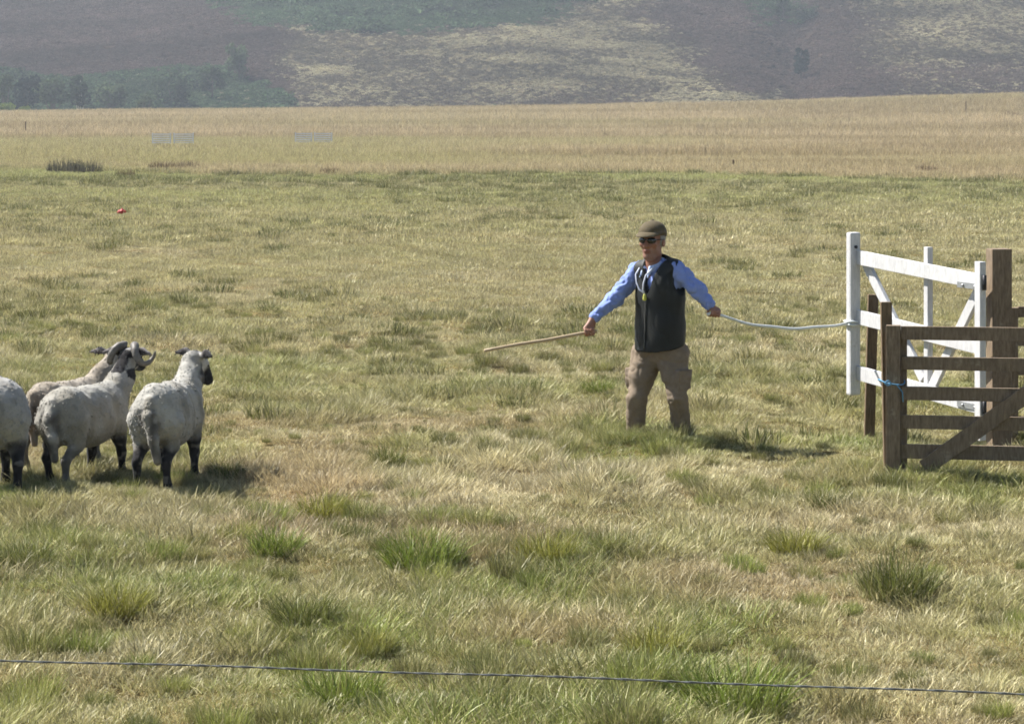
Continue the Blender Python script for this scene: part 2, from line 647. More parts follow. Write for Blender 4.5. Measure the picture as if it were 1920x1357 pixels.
xs = axis([(-700, -170, 20), (-170, 170, 1.7), (170, 700, 20)])
ys = axis([(436, 470, 2.0), (470, 640, 1.3), (640, 1300, 20)])
hme, HV = grid_mesh('hill', xs, ys, hz)
hu, hv = pix(HV[:, 0], HV[:, 1], HV[:, 2])
br, gr = hill_zone(hu, hv, HV[:, 0], HV[:, 1])
hc = lerp(lerp(np.broadcast_to(HEATHER, HV.shape), MOOR * 0.8, gr), BRACKEN, br)
point_color(hme, hc * 0.42)                      # litter and peat under the cover, darkened to match the self-shaded shrubs
t = NT('moor_hillside')
a = t.n('ShaderNodeAttribute', attribute_name='col')
v = t.coord('Object')
n1 = t.noise(0.9, 7, 0.7, v)
n2 = t.noise(0.12, 4, 0.6, v)
c = t.mix(1.0, a.outputs['Color'], t.ramp(n1, [(0.32, (0.7, 0.68, 0.66)), (0.68, (1.15, 1.12, 1.08))]), 'MULTIPLY')
c = t.mix(1.0, c, t.ramp(n2, [(0.3, (0.75, 0.75, 0.78)), (0.7, (1.15, 1.12, 1.05))]), 'MULTIPLY')
hill = tag(link('hill', hme, t.finish(c, 1.0, bump=n1, bump_s=0.6, bump_d=0.5, spec=0.0), smooth=True),
           'heather and bracken hillside filling the top of the view', None, kind='structure')


# ---------------------------------------------------------------- clumps for scattered vegetation
def blades(n, radius, hmin, hmax, width, lean, seed, curl=0.5, dryfrac=0.45, lay=0.0, bias=(0.10, 0.02), segs=3):
    """n tapering curved blades in one tuft"""
    r = np.random.default_rng(seed)
    V, Q, R, D = [], [], [], []
    for i in range(n):
        ang = r.uniform(0, 2 * math.pi)
        rad = radius * math.sqrt(r.uniform(0, 1))
        bx, by = rad * math.cos(ang), rad * math.sin(ang)
        L = r.uniform(hmin, hmax) * (1.0 - 0.35 * (rad / max(radius, 1e-6)) ** 2)
        la = ang + r.normal(0, 0.9)
        ln = abs(r.normal(lean, lean * 0.5)) + lay * r.uniform(0.2, 1.0)
        dx, dy = math.cos(la) * ln + bias[0], math.sin(la) * ln + bias[1]
        wa = r.uniform(0, 2 * math.pi)
        wx, wy = math.cos(wa), math.sin(wa)
        w = width * r.uniform(0.6, 1.3)
        b0 = len(V)
        x, y, z = bx, by, -0.01
        for s in range(segs + 1):
            tt = s / segs
            ww = w * (1 - tt) ** 0.7 * 0.5 + w * 0.06
            V.append((x - wx * ww, y - wy * ww, z))
            V.append((x + wx * ww, y + wy * ww, z))
            bend = 1 + curl * 2.2 * tt
            d = np.array([dx * bend, dy * bend, 1.0 - 0.75 * curl * tt * (ln + 0.3)])
            d /= np.linalg.norm(d)
            x, y, z = x + d[0] * L / segs, y + d[1] * L / segs, max(z + d[2] * L / segs, 0.004)
        for s in range(segs):
            k = b0 + 2 * s
            Q.append((k, k + 1, k + 3, k + 2))
        rr = r.uniform(0, 1)
        dd = 1.0 if r.uniform() < dryfrac else r.uniform(0, 0.35)
        R += [rr] * (2 * segs + 2)
        D += [dd] * (2 * segs + 2)
    me = np_mesh('tuft', V, Q)
    point_float(me, R, 'rnd')
    point_float(me, D, 'dry')
    return me


def shrub_mesh(n, rx, rz, size, seed, flat=0.4):
    """n leaf-sized faces spread through a low mound"""
    r = np.random.default_rng(seed)
    th = r.uniform(0, 2 * math.pi, n)
    rr = rx * np.sqrt(r.uniform(0, 1, n))
    lump = 0.75 + 0.25 * np.sin(3 * th + r.uniform(0, 6)) * np.cos(2 * th + 1)
    zz = rz * np.sqrt(np.maximum(1 - (rr / rx) ** 2, 0.02)) * lump * r.uniform(0.45, 1.05, n)
    C = np.stack([rr * np.cos(th), rr * np.sin(th), zz], 1)
    A = r.normal(0, 1, (n, 3)); A[:, 2] *= flat
    A /= np.linalg.norm(A, axis=1)[:, None]
    B = np.cross(A, r.normal(0, 1, (n, 3))); B /= np.linalg.norm(B, axis=1)[:, None]
    s = size * r.uniform(0.5, 1.3, n)[:, None]
    V = np.stack([C - A * s, C - B * s * 0.55, C + A * s, C + B * s * 0.55], 1).reshape(-1, 3)
    Q = np.arange(4 * n).reshape(-1, 4)
    me = np_mesh('shrub', V, Q)
    point_float(me, np.repeat(r.uniform(0, 1, n), 4), 'rnd')
    point_float(me, np.repeat((r.uniform(0, 1, n) < 0.3) * 1.0, 4), 'dry')
    return me


def scatter(name, meshes, mat, P, scale, rz, tilt, idx, C, label, aspect=None):
    """one object of points; geometry nodes set a tuft on every point"""
    src = bpy.data.collections.new(name + '_tufts')
    for k, me in enumerate(meshes):
        if not me.materials: me.materials.append(mat)
        src.objects.link(bpy.data.objects.new('%s_tuft_%02d' % (name, k), me))
    me = bpy.data.meshes.new(name)
    n = len(P)
    me.vertices.add(n)
    me.vertices.foreach_set('co', np.asarray(P, np.float32).ravel())
    point_color(me, C)
    sc = me.attributes.new('tuft_scale', 'FLOAT_VECTOR', 'POINT')
    S = np.stack([scale, scale, scale * (1 if aspect is None else aspect)], 1)
    sc.data.foreach_set('vector', S.astype(np.float32).ravel())
    rt = me.attributes.new('tuft_rot', 'FLOAT_VECTOR', 'POINT')
    rt.data.foreach_set('vector', np.stack([tilt[:, 0], tilt[:, 1], rz], 1).astype(np.float32).ravel())
    ia = me.attributes.new('tuft_idx', 'INT', 'POINT')
    ia.data.foreach_set('value', np.asarray(idx, np.int32))
    o = link(name, me)
    ng = bpy.data.node_groups.new(name + '_scatter', 'GeometryNodeTree')
    ng.interface.new_socket('Geometry', in_out='INPUT', socket_type='NodeSocketGeometry')
    ng.interface.new_socket('Geometry', in_out='OUTPUT', socket_type='NodeSocketGeometry')
    gi, go = ng.nodes.new('NodeGroupInput'), ng.nodes.new('NodeGroupOutput')
    iop = ng.nodes.new('GeometryNodeInstanceOnPoints')
    ci = ng.nodes.new('GeometryNodeCollectionInfo')
    ci.inputs['Collection'].default_value = src
    ci.inputs['Separate Children'].default_value = True
    ci.inputs['Reset Children'].default_value = True

    def attr(nm, typ):
        a = ng.nodes.new('GeometryNodeInputNamedAttribute')
        a.data_type = typ
        a.inputs['Name'].default_value = nm
        return a.outputs['Attribute']
    ng.links.new(gi.outputs[0], iop.inputs['Points'])
    ng.links.new(ci.outputs[0], iop.inputs['Instance'])
    iop.inputs['Pick Instance'].default_value = True
    ng.links.new(attr('tuft_idx', 'INT'), iop.inputs['Instance Index'])
    e2r = ng.nodes.new('FunctionNodeEulerToRotation')
    ng.links.new(attr('tuft_rot', 'FLOAT_VECTOR'), e2r.inputs[0])
    ng.links.new(e2r.outputs[0], iop.inputs['Rotation'])
    ng.links.new(attr('tuft_scale', 'FLOAT_VECTOR'), iop.inputs['Scale'])
    ng.links.new(iop.outputs[0], go.inputs[0])
    md = o.modifiers.new('scatter', 'NODES')
    md.node_group = ng
    return tag(o, label, None, kind='stuff')


def wedge_points(y0, y1, dens, margin=1.22, extra=2.6, power=1.0):
    """random points on the ground inside the view between two distances"""
    half = lambda y: 0.2 * y * margin + extra
    area = (half(y0) + half(y1)) * (y1 - y0)
    n = int(area * dens)
    st = 1 / math.sqrt(dens)                          # a jittered grid: even cover without bald spots
    gx_, gy_ = np.meshgrid(np.arange(-half(y1), half(y1), st), np.arange(y0, y1, st))
    x = (gx_ + (np.arange(gx_.shape[0]) % 2)[:, None] * st / 2).ravel()
    y = gy_.ravel()
    x = x + rng.uniform(-0.6, 0.6, len(x)) * st
    y = y + rng.uniform(-0.6, 0.6, len(y)) * st
    m_ = np.abs(x) < half(y)
    return x[m_], y[m_]


# ---------------------------------------------------------------- grass of the field
M_grass = mat_leaf('grass_blades', dry=(0.60, 0.515, 0.30), dryness=0.55, gloss=0.025, transl=0.27)
turf = [blades(210, 0.16, 0.028, 0.066, 0.0034, 0.55, 100 + k, lay=0.6, segs=2) for k in range(5)]
turf += [blades(190, 0.12, 0.05, 0.120, 0.0036, 0.5, 110 + k, lay=0.3, dryfrac=0.3) for k in range(3)]
turf += [blades(70, 0.17, 0.06, 0.15, 0.0034, 1.0, 120 + k, lay=1.6, dryfrac=0.95) for k in range(2)]
turf += [blades(460, 0.105, 0.07, 0.155, 0.0034, 0.34, 126 + k, dryfrac=0.12, bias=(0.04, 0)) for k in range(3)]
turf += [blades(260, 0.27, 0.030, 0.075, 0.0065, 0.5, 150 + k, lay=0.4, segs=1) for k in range(4)]      # 13-16
turf += [blades(260, 0.46, 0.045, 0.100, 0.0120, 0.45, 160 + k, lay=0.3, segs=1) for k in range(4)]     # 17-20
X, Y, S, K = [], [], [], []
for (y0, y1, dens, s0, s1) in ((8.5, 15, 54, 0.8, 1.3), (15, 27, 42, 0.85, 1.35), (27, 48, 18, 0.8, 1.2), (48, 107, 6.5, 0.8, 1.2)):
    x, y = wedge_points(y0, y1, dens)
    tuft = fbm(x, y, 0.75, 2, 5)
    k = rng.integers(0, 5, len(x))
    u_ = rng.uniform(0, 1, len(x))
    k = np.where(u_ < 0.10 + 0.45 * sstep(0.52, 0.7, tuft), rng.integers(5, 8, len(x)), k)
    k = np.where(u_ > 0.94, rng.integers(8, 10, len(x)), k)
    s = rng.uniform(s0, s1, len(x)) * (0.85 + 0.5 * sstep(0.35, 0.7, tuft))
    if y0 >= 27: k = rng.integers(13, 17, len(x)) if y0 < 40 else rng.integers(17, 21, len(x))
    X.append(x); Y.append(y); S.append(s); K.append(k)
x, y = wedge_points(8.5, 34, 6.0)                      # small yellow-green tufts standing proud of the sward
X.append(x); Y.append(y); S.append(rng.uniform(0.5, 1.3, len(x)) * (1 - 0.35 * sstep(14, 20, y)) * (0.55 + 0.9 * sstep(0.35, 0.65, fbm(x, y, 2.2, 2, 87)))); K.append(rng.integers(10, 13, len(x)))
for (fx_, fy_, fr_, fn_) in ((0.90, 19.50, 0.20, 30), (1.24, 19.44, 0.20, 34), (2.68, 17.85, 0.22, 14), (2.78, 21.1, 0.2, 10), (3.75, 19.5, 0.3, 16), (3.6, 17.7, 0.7, 26),
                              (-3.12, 17.32, 0.28, 30), (-2.46, 17.14, 0.30, 34), (-2.22, 17.75, 0.22, 16), (-2.72, 17.95, 0.22, 14), (-3.5, 17.0, 0.25, 18)):
    X.append(fx_ + rng.uniform(-1, 1, fn_) * fr_); Y.append(fy_ - 0.10 + rng.uniform(-1, 1, fn_) * fr_ * 0.55)
    S.append(rng.uniform(0.7, 1.0, fn_)); K.append(rng.integers(5, 8, fn_))
X, Y, S, K = map(np.concatenate, (X, Y, S, K))
C = field_colour(X, Y) * rng.uniform(0.75, 1.2, len(X))[:, None]
C = C * (0.9 + 0.25 * fbm(X, Y, 5, 2, 83))[:, None]
C = np.where(((K >= 10) & (K < 13))[:, None], lerp(lerp(np.broadcast_to(GREEN, C.shape), YGREEN * np.array([0.92, 1.0, 0.6]), rng.uniform(0, 1, len(X)) ** 0.7), OLIVE * 0.85, np.maximum(0.6 * sstep(14, 22, Y), 0.8 * (rng.uniform(0, 1, len(X)) < 0.35))) * rng.uniform(0.5, 1.1, len(X))[:, None], C * (0.72 + 0.55 * fbm(X, Y, 0.35, 2, 89))[:, None])
Z = gz(X, Y)
scatter('pasture_grass', turf, M_grass, np.stack([X, Y, Z], 1), S, rng.uniform(-3.14, 3.14, len(X)),
        rng.normal(0, 0.08, (len(X), 2)), K, C, 'straw and green grass of the grazed pasture')

# isolated tufts, darkened to include their shade, that freckle the middle of the pasture
x, y = wedge_points(20, 92, 1.5)
m = rng.uniform(0, 1, len(x)) < sstep(0.35, 0.62, fbm(x, y, 6, 2, 91))
x, y = x[m], y[m]
runs = []
for (ua, ub, vv_, nn) in ((0, 1920, 337, 130), (1230, 1390, 262, 14), (1480, 1590, 281, 16), (1740, 1790, 273, 8), (1000, 1300, 296, 14), (430, 520, 258, 8), (1650, 1920, 349, 6)):
    for _ in range(nn):
        u_ = rng.uniform(ua, ub)
        if vv_ == 336 and fbm(np.array([u_]), np.array([0.0]), 70, 2, 5)[0] < 0.5: continue
        d_ = F_PX * CAM_H / (vv_ + rng.normal(0, 1.5) - HOR)
        if vv_ == 337: d_ = float(edge_y(np.array([(u_ - 960) / F_PX * 94]), np.array([94.0]))[0]) - abs(rng.normal(0, 0.8))
        runs.append(((u_ - 960) / F_PX * d_, d_))
runs = np.array(runs)
x, y = np.concatenate([x, runs[:, 0]]), np.concatenate([y, runs[:, 1]])
tuftm = [blades(170, 0.15, 0.06, 0.13, 0.007, 0.42, 130 + k, dryfrac=0.2, segs=2) for k in range(4)]
s = rng.uniform(0.45, 1.25, len(x)) ** 1.3 * (1 + y / 80) * np.where(y > 84, 1.15, 1.0)
scatter('dark_tufts', tuftm, M_grass, np.stack([x, y, gz(x, y)], 1), s, rng.uniform(-3, 3, len(x)), rng.normal(0, 0.08, (len(x), 2)),
        rng.integers(0, 4, len(x)), lerp(np.broadcast_to(GREEN * 0.42, (len(x), 3)), OLIVE * 0.62, rng.uniform(0, 1, len(x))),
        'darker tufts with shade put into their colour, freckling the middle of the pasture')

# long bleached grass beyond the pasture
M_dry = mat_leaf('bleached_grass', dry=(0.52, 0.42, 0.26), dryness=0.5, transl=0.3)
longg = [blades(90, 0.45, 0.25, 0.55, 0.022, 0.30, 140 + k, dryfrac=0.5) for k in range(5)]
X, Y, S = [], [], []
for (y0, y1, dens, s0, s1) in ((89, 130, 5.0, 0.35, 0.75), (130, 200, 2.0, 0.7, 1.2), (200, 356, 0.9, 1.0, 1.8)):
    x, y = wedge_points(y0, y1, dens)
    X.append(x); Y.append(y); S.append(rng.uniform(s0, s1, len(x)))
X, Y, S = map(np.concatenate, (X, Y, S))
keep = Y > edge_y(X, Y)
X, Y, S = X[keep], Y[keep], S[keep]
C = field_colour(X, Y)
green = sstep(0.02, 0.10, C[:, 1] - 0.82 * C[:, 0])         # the mown strip is short
S = S * (1 - 0.6 * green)
dk = sstep(0.62, 0.72, fbm(X * 0.4, Y, 5, 2, 97)) * 0.35
C = lerp(C, BROWN * 0.8, dk) * rng.uniform(0.82, 1.12, len(X))[:, None]
scatter('bleached_grass', longg, M_dry, np.stack([X, Y, gz(X, Y)], 1), S, rng.uniform(-3, 3, len(X)), rng.normal(0, 0.06, (len(X), 2)),
        rng.integers(0, 5, len(X)), C, 'long bleached grass beyond the pasture')

# ---------------------------------------------------------------- cover of the hillside
M_moor = mat_leaf('moor_cover', dry=(0.30, 0.25, 0.16), dryness=0.12, transl=0.2)
shr = [shrub_mesh(90, 0.65, 0.5, 0.105, 200 + k) for k in range(5)]
n = 72000
y = rng.uniform(455, 605, n)
x = rng.uniform(-0.26, 0.26, n) * y
z = hz(x, y)
u, v = pix(x, y, z)
m = (v > -60) & (v < 240)
x, y, z, u, v = x[m], y[m], z[m], u[m], v[m]
br, gr = hill_zone(u, v, x, y)
q = rng.uniform(0, 1, len(x))
streak = fbm(x * 0.6 + 0.25 * y, y * 0.8, 8, 3, 101)
isb = q < br * 0.95
isg = ~isb & (q < br + (1 - br) * gr * (0.45 + 0.75 * sstep(0.36, 0.60, streak)))
ish = ~isb & ~isg
for nm, msk, c0, c1, lab, sr in (
        ('heather', ish, HEATHER * 0.85, HEATHER * np.array([1.45, 1.4, 1.5]), 'purple brown heather covering the hillside', (0.7, 1.4)),
        ('moor_grass', isg, MOOR * 0.75, MOOR * 1.15, 'streaks of pale moor grass among the heather', (0.5, 1.2)),
        ('bracken', isb, BRACKEN * 0.8, BRACKEN * np.array([1.5, 1.3, 1.3]), 'blue green bracken and scrub on the hillside', (0.9, 2.0))):
    xx, yy, zz = x[msk], y[msk], z[msk]
    C = lerp(np.broadcast_to(c0, (len(xx), 3)), c1, rng.uniform(0, 1, len(xx)))
    C = C * (0.75 + 0.5 * fbm(xx, yy, 7, 2, 103))[:, None]
    if nm == 'heather': C = lerp(C, MOOR * 0.42, 0.75 * gr[msk])
    if nm == 'moor_grass': C = C * (0.55 + 0.95 * streak[msk])[:, None]
    C = C * (0.50 + 1.0 * fbm(xx * 0.45 + 0.5 * yy, yy - 0.35 * xx, 20, 2, 109))[:, None]      # bands slanting across the slope
    ss = rng.uniform(*sr, len(xx))
    if nm == 'bracken': ss = ss * (0.8 + 1.6 * sstep(0.52, 0.72, fbm(xx, yy, 6, 2, 107)))
    scatter(nm, shr, M_moor, np.stack([xx, yy, zz - 0.05], 1), ss, rng.uniform(-3, 3, len(xx)),
            rng.normal(0, 0.1, (len(xx), 2)), rng.integers(0, 5, len(xx)), C, lab)
    if nm != 'bracken': shr = [s_.copy() for s_ in shr]

# ---------------------------------------------------------------- haze
bm = bmesh.new()
bmesh.ops.create_cube(bm, size=1.0)
me = bpy.data.meshes.new('haze')
bm.to_mesh(me)
bm.free()
haze = link('haze', me)
haze.scale = (1500, 1480, 190)
haze.location = (0, 620, 190 / 2 - 14)
hm = bpy.data.materials.new('haze')
hm.use_nodes = True
ht = hm.node_tree
ht.nodes.clear()
ho = ht.nodes.new('ShaderNodeOutputMaterial')
pv = ht.nodes.new('ShaderNodeVolumePrincipled')
pv.inputs['Color'].default_value = (0.80, 0.89, 1.0, 1)
pv.inputs['Density'].default_value = 0.00032
pv.inputs['Anisotropy'].default_value = 0.2
ht.links.new(pv.outputs[0], ho.inputs['Volume'])
me.materials.append(hm)
tag(haze, 'thin blue morning haze over the field and the hill', None, kind='stuff')

#SECTION2
# ---------------------------------------------------------------- wood, paint, cloth
M_white = mat_wood('white_paint', (0.50, 0.51, 0.52), (0.72, 0.72, 0.71), rough=0.65, worn=(0.36, 0.34, 0.30))
M_brown = mat_wood('dark_stained_timber', (0.115, 0.086, 0.056), (0.29, 0.22, 0.148), worn=(0.34, 0.285, 0.21))
M_stake = mat_wood('weathered_stake', (0.09, 0.062, 0.036), (0.22, 0.155, 0.09))
M_steel = mat_plain('galvanised_steel', (0.42, 0.43, 0.44), 0.5, 30, metal=0.7)
M_iron = mat_plain('black_iron', (0.03, 0.03, 0.035), 0.5)
M_rope = mat_plain('pale_rope', (0.76, 0.80, 0.80), 0.9, 160, var=0.4, bump_s=0.6)
M_twine = mat_plain('blue_twine', (0.10, 0.26, 0.42), 0.8, 160)
M_horn = mat_plain('ram_horn', (0.17, 0.155, 0.135), 0.55, 30, var=0.55, bump_s=0.4)
M_eye = mat_plain('dark_eye', (0.02, 0.015, 0.01), 0.15)
M_wool = mat_vcol('sheep_wool', 1.0, 45, 0.55, 0.007, 0.20, spec=0.05, sheen=0.15)
M_skin = mat_vcol('skin', 0.55, 50, 0.15, 0.002, 0.12, spec=0.35)
M_hurdle = mat_plain('grey_hurdle_paint', (0.78, 0.80, 0.84), 0.6, 20)
Zv = Vector((0, 0, 1))

# ---------------------------------------------------------------- white gate
A, B = W(1838, 0, 19.5), W(1600, 0, 21.1)
A.z = B.z = 0
ga = (B - A).normalized()                             # hinge -> free end
gn = Vector((-ga.y, ga.x, 0))
if gn.y > 0: gn = -gn                                 # the side that faces the camera
GL = (B - A).length


def gp(s, z_at_hinge, z_at_free, back=0.0):
    p = A + ga * s - gn * back
    p.z = z_at_hinge + (z_at_free - z_at_hinge) * s / GL
    return p


gate = tag(empty('white_gate', (A.x, A.y, 0)), 'white painted field gate standing open, with rope tied to its free end', 'gate')
beam('hinge_stile', gp(0, 0.06, 0), gp(0, 1.42, 0), ga, 0.072, 0.056, M_white, gate, 0.005)
sp0, sp1 = gp(GL, 0, 0.225), gp(GL, 0, 1.565)
st = beam('free_stile', sp0, sp1, ga, 0.07, 0.10, M_white, gate, 0.016)
for zh, zf in ((1.262, 1.362), (0.765, 0.872), (0.312, 0.412)):
    beam('rail', gp(0.034, zh, zf, 0.022), gp(GL - 0.032, zh, zf, 0.022), Zv, 0.116, 0.034, M_white, gate, 0.004)


def s_at(u):                                          # distance along the gate seen in column u
    k = (u - 960) / F_PX
    return (k * A.y - A.x) / (ga.x - k * ga.y)


sm = s_at(1727)
beam('middle_upright', gp(sm, 0.37, 0.37, 0.068), gp(sm, 1.49, 1.49, 0.068), ga, 0.055, 0.05, M_white, gate, 0.004, point='start')
beam('brace', gp(0.10, 1.20, 1.20, 0.062), gp(sm - 0.05, 0.37, 0.37, 0.062), ga, 0.085, 0.034, M_white, gate, 0.004)
beam('brace', gp(GL - 0.08, 1.32, 1.32, 0.066), gp(sm + 0.06, 0.44, 0.44, 0.066), ga, 0.085, 0.034, M_white, gate, 0.004)
for zh in (1.225, 0.305):
    beam('hinge_strap', gp(-0.03, zh, zh + 0.01, -0.0005), gp(0.30, zh, zh + 0.02, -0.0005), Zv, 0.045, 0.006, M_steel, gate, 0.001)
    for sx in (0.06, 0.22):
        p = gp(sx, zh, zh + 0.01, -0.004)
        tube('bolt', [p, p + gn * 0.010], 0.011, M_steel, gate, 8, off=gate.location)
    tube('hinge_pin', [gp(-0.055, zh - 0.055, 0), gp(-0.055, zh + 0.055, 0)], 0.016, M_iron, gate, 8, off=gate.location)
p = gp(GL, 0, 1.445)
tube('bolt', [p - ga * 0.034, p - ga * 0.046], 0.014, M_iron, gate, 8, off=gate.location)

# ---------------------------------------------------------------- pen timber
pc = W(1873, 0, 19.62)
tag(beam('gate_post', (pc.x, pc.y, -0.3), (pc.x, pc.y, 1.512), (1, 0.15, 0), 0.158, 0.15, M_brown, None, 0.008),
    'thick dark square gate post carrying the white gate', 'post')

D0 = 17.95
k0 = F_PX / D0
gx = lambda u: (u - 960) / k0
gzv = lambda v: CAM_H - (v - HOR) / k0
fd = Vector((1, -0.19, 0)).normalized()
fn = Vector((-0.19, -1, 0)).normalized()
fo = Vector((gx(1675), D0, 0))
fg = tag(empty('brown_gate', fo), 'dark brown five bar gate nearest the camera, its brace rising to the right edge', 'gate')


def fp(s, z, fwd=0.0):
    p = fo + fd * s + fn * fwd
    p.z = z
    return p


FLEN = 1.95
for s in (0.0, FLEN):
    beam('stile', fp(s, -0.04, 0.0), fp(s, 1.068, 0.0), fd, 0.10, 0.075, M_brown, fg, 0.005)
beam('stile_backing', fp(0.068, 0.03, -0.062), fp(0.068, 1.03, -0.062), fd, 0.05, 0.05, M_brown, fg, 0.004)
for z, w in ((1.014, 0.095), (0.803, 0.092), (0.592, 0.094), (0.392, 0.094), (0.186, 0.100)):
    beam('rail', fp(0.052, z, -0.018), fp(FLEN - 0.052, z + 0.006, -0.018), Zv, w, 0.034, M_brown, fg, 0.004)
beam('brace', fp(0.215, 0.075, 0.019), fp(1.50, 1.05, 0.019), fd, 0.115, 0.034, M_brown, fg, 0.004)

D1 = 20.15
ro = Vector(((1897 - 960) / F_PX * D1, D1, 0))
rg = tag(empty('brown_hurdle', ro), 'dark timber hurdle behind the thick gate post, cut off by the right edge', 'hurdle')
for s in (0.0, 1.8):
    q = ro + Vector((s, 0.1 * s, 0))
    beam('stile', q + Zv * -0.03, q + Zv * 1.02, (1, 0, 0), 0.09, 0.07, M_brown, rg, 0.005)
for z in (0.985, 0.76, 0.53, 0.33, 0.12):
    beam('rail', ro + Vector((0.048, 0.005, z)), ro + Vector((1.752, 0.175, z)), Zv, 0.085, 0.034, M_brown, rg, 0.004)

tag(beam('stake', W(1668, 905, 18.08), W(1661, 566, 18.12), (1, 0, 0), 0.078, 0.06, M_stake, None, 0.008),
    'leaning wooden stake tied with blue twine to the brown gate', 'stake')
tag(beam('stake', W(1629, 850, 21.2), W(1637, 552, 21.2), (1, 0, 0), 0.085, 0.06, M_stake, None, 0.008),
    'slim brown stake standing behind the free end of the white gate', 'stake')

# blue twine round stake and stile
pts = []
zc = gzv(716)
for i in range(33):
    a_ = 2 * math.pi * i / 32
    pts.append(Vector((fo.x - 0.005 + 0.085 * math.copysign(abs(math.cos(a_)) ** 0.5, math.cos(a_)),
                       fo.y + 0.055 + 0.125 * math.copysign(abs(math.sin(a_)) ** 0.5, math.sin(a_)), zc + 0.012 * math.sin(a_ * 2 + 1))))
tw = tag(empty('twine', (fo.x, fo.y, zc)), 'blue twine looped round the brown gate stile and leaning stake', 'twine')
tube('loop', pts, 0.005, M_twine, tw, 6, off=tw.location)
q = Vector((fo.x - 0.05, fo.y - 0.075, zc))
tube('knot', [q + Vector((0.02 * math.cos(k * 1.1), -0.006 - 0.004 * k % 0.01, 0.018 * math.sin(k * 1.1))) for k in range(9)], 0.005, M_twine, tw, 6, off=tw.location)
tube('loose_end', [q, q + Vector((0.06, -0.012, -0.01)), q + Vector((0.10, -0.012, -0.06)), q + Vector((0.105, -0.012, -0.13))], 0.005, M_twine, tw, 6, off=tw.location)

# ---------------------------------------------------------------- wire in front
wp = [W(u, v, d) for u, v, d in ((-900, 1200, 6.9), (0, 1237, 6.85), (480, 1251, 6.82), (960, 1266, 6.8), (1440, 1283, 6.78), (1920, 1301, 6.75), (2800, 1330, 6.7))]
wpts = []
for i in range(len(wp) - 1):
    for j in range(40):
        wpts.append(wp[i].lerp(wp[i + 1], j / 40))
wpts.append(wp[-1])
M_wire = mat_plain('fence_wire', (0.17, 0.18, 0.175), 0.8, 60, var=0.5)
wr = tag(empty('fence_wire', wp[0]), 'twisted grey fence wire stretched across the foreground', 'wire')
for ph in (0, math.pi):
    tw_ = [p + Vector((0, 0.0016 * math.cos(i * 0.9 + ph), 0.0016 * math.sin(i * 0.9 + ph) + 0.0015 * math.sin(i * 0.11))) for i, p in enumerate(wpts)]
    tube('strand', tw_, 0.0017, M_wire, wr, 6, off=wr.location)


# ---------------------------------------------------------------- sheep
def horn_pts(side, big, R):
    """a curl starting at the poll, out to the side, back, down and forward; head coordinates: x to the muzzle, y left, z up"""
    P, r = [], []
    for i in range(28):
        t_ = i / 27
        a_ = math.radians(80 - 330 * t_ * big)
        rad = 0.085 - 0.035 * t_
        x_ = -0.045 - rad * math.sin(math.radians(330 * t_ * big)) * 0.9
        z_ = 0.085 - rad + rad * math.cos(math.radians(330 * t_ * big)) - 0.01 * t_
        y_ = 0.035 + 0.15 * t_ ** 0.75 * (0.75 + 0.45 * big)
        P.append((x_, side * y_, z_))
        r.append((0.030 * (1 - t_) ** 0.6 + 0.004) * (1 + 0.07 * math.sin(i * 2.4)))
    return P, r


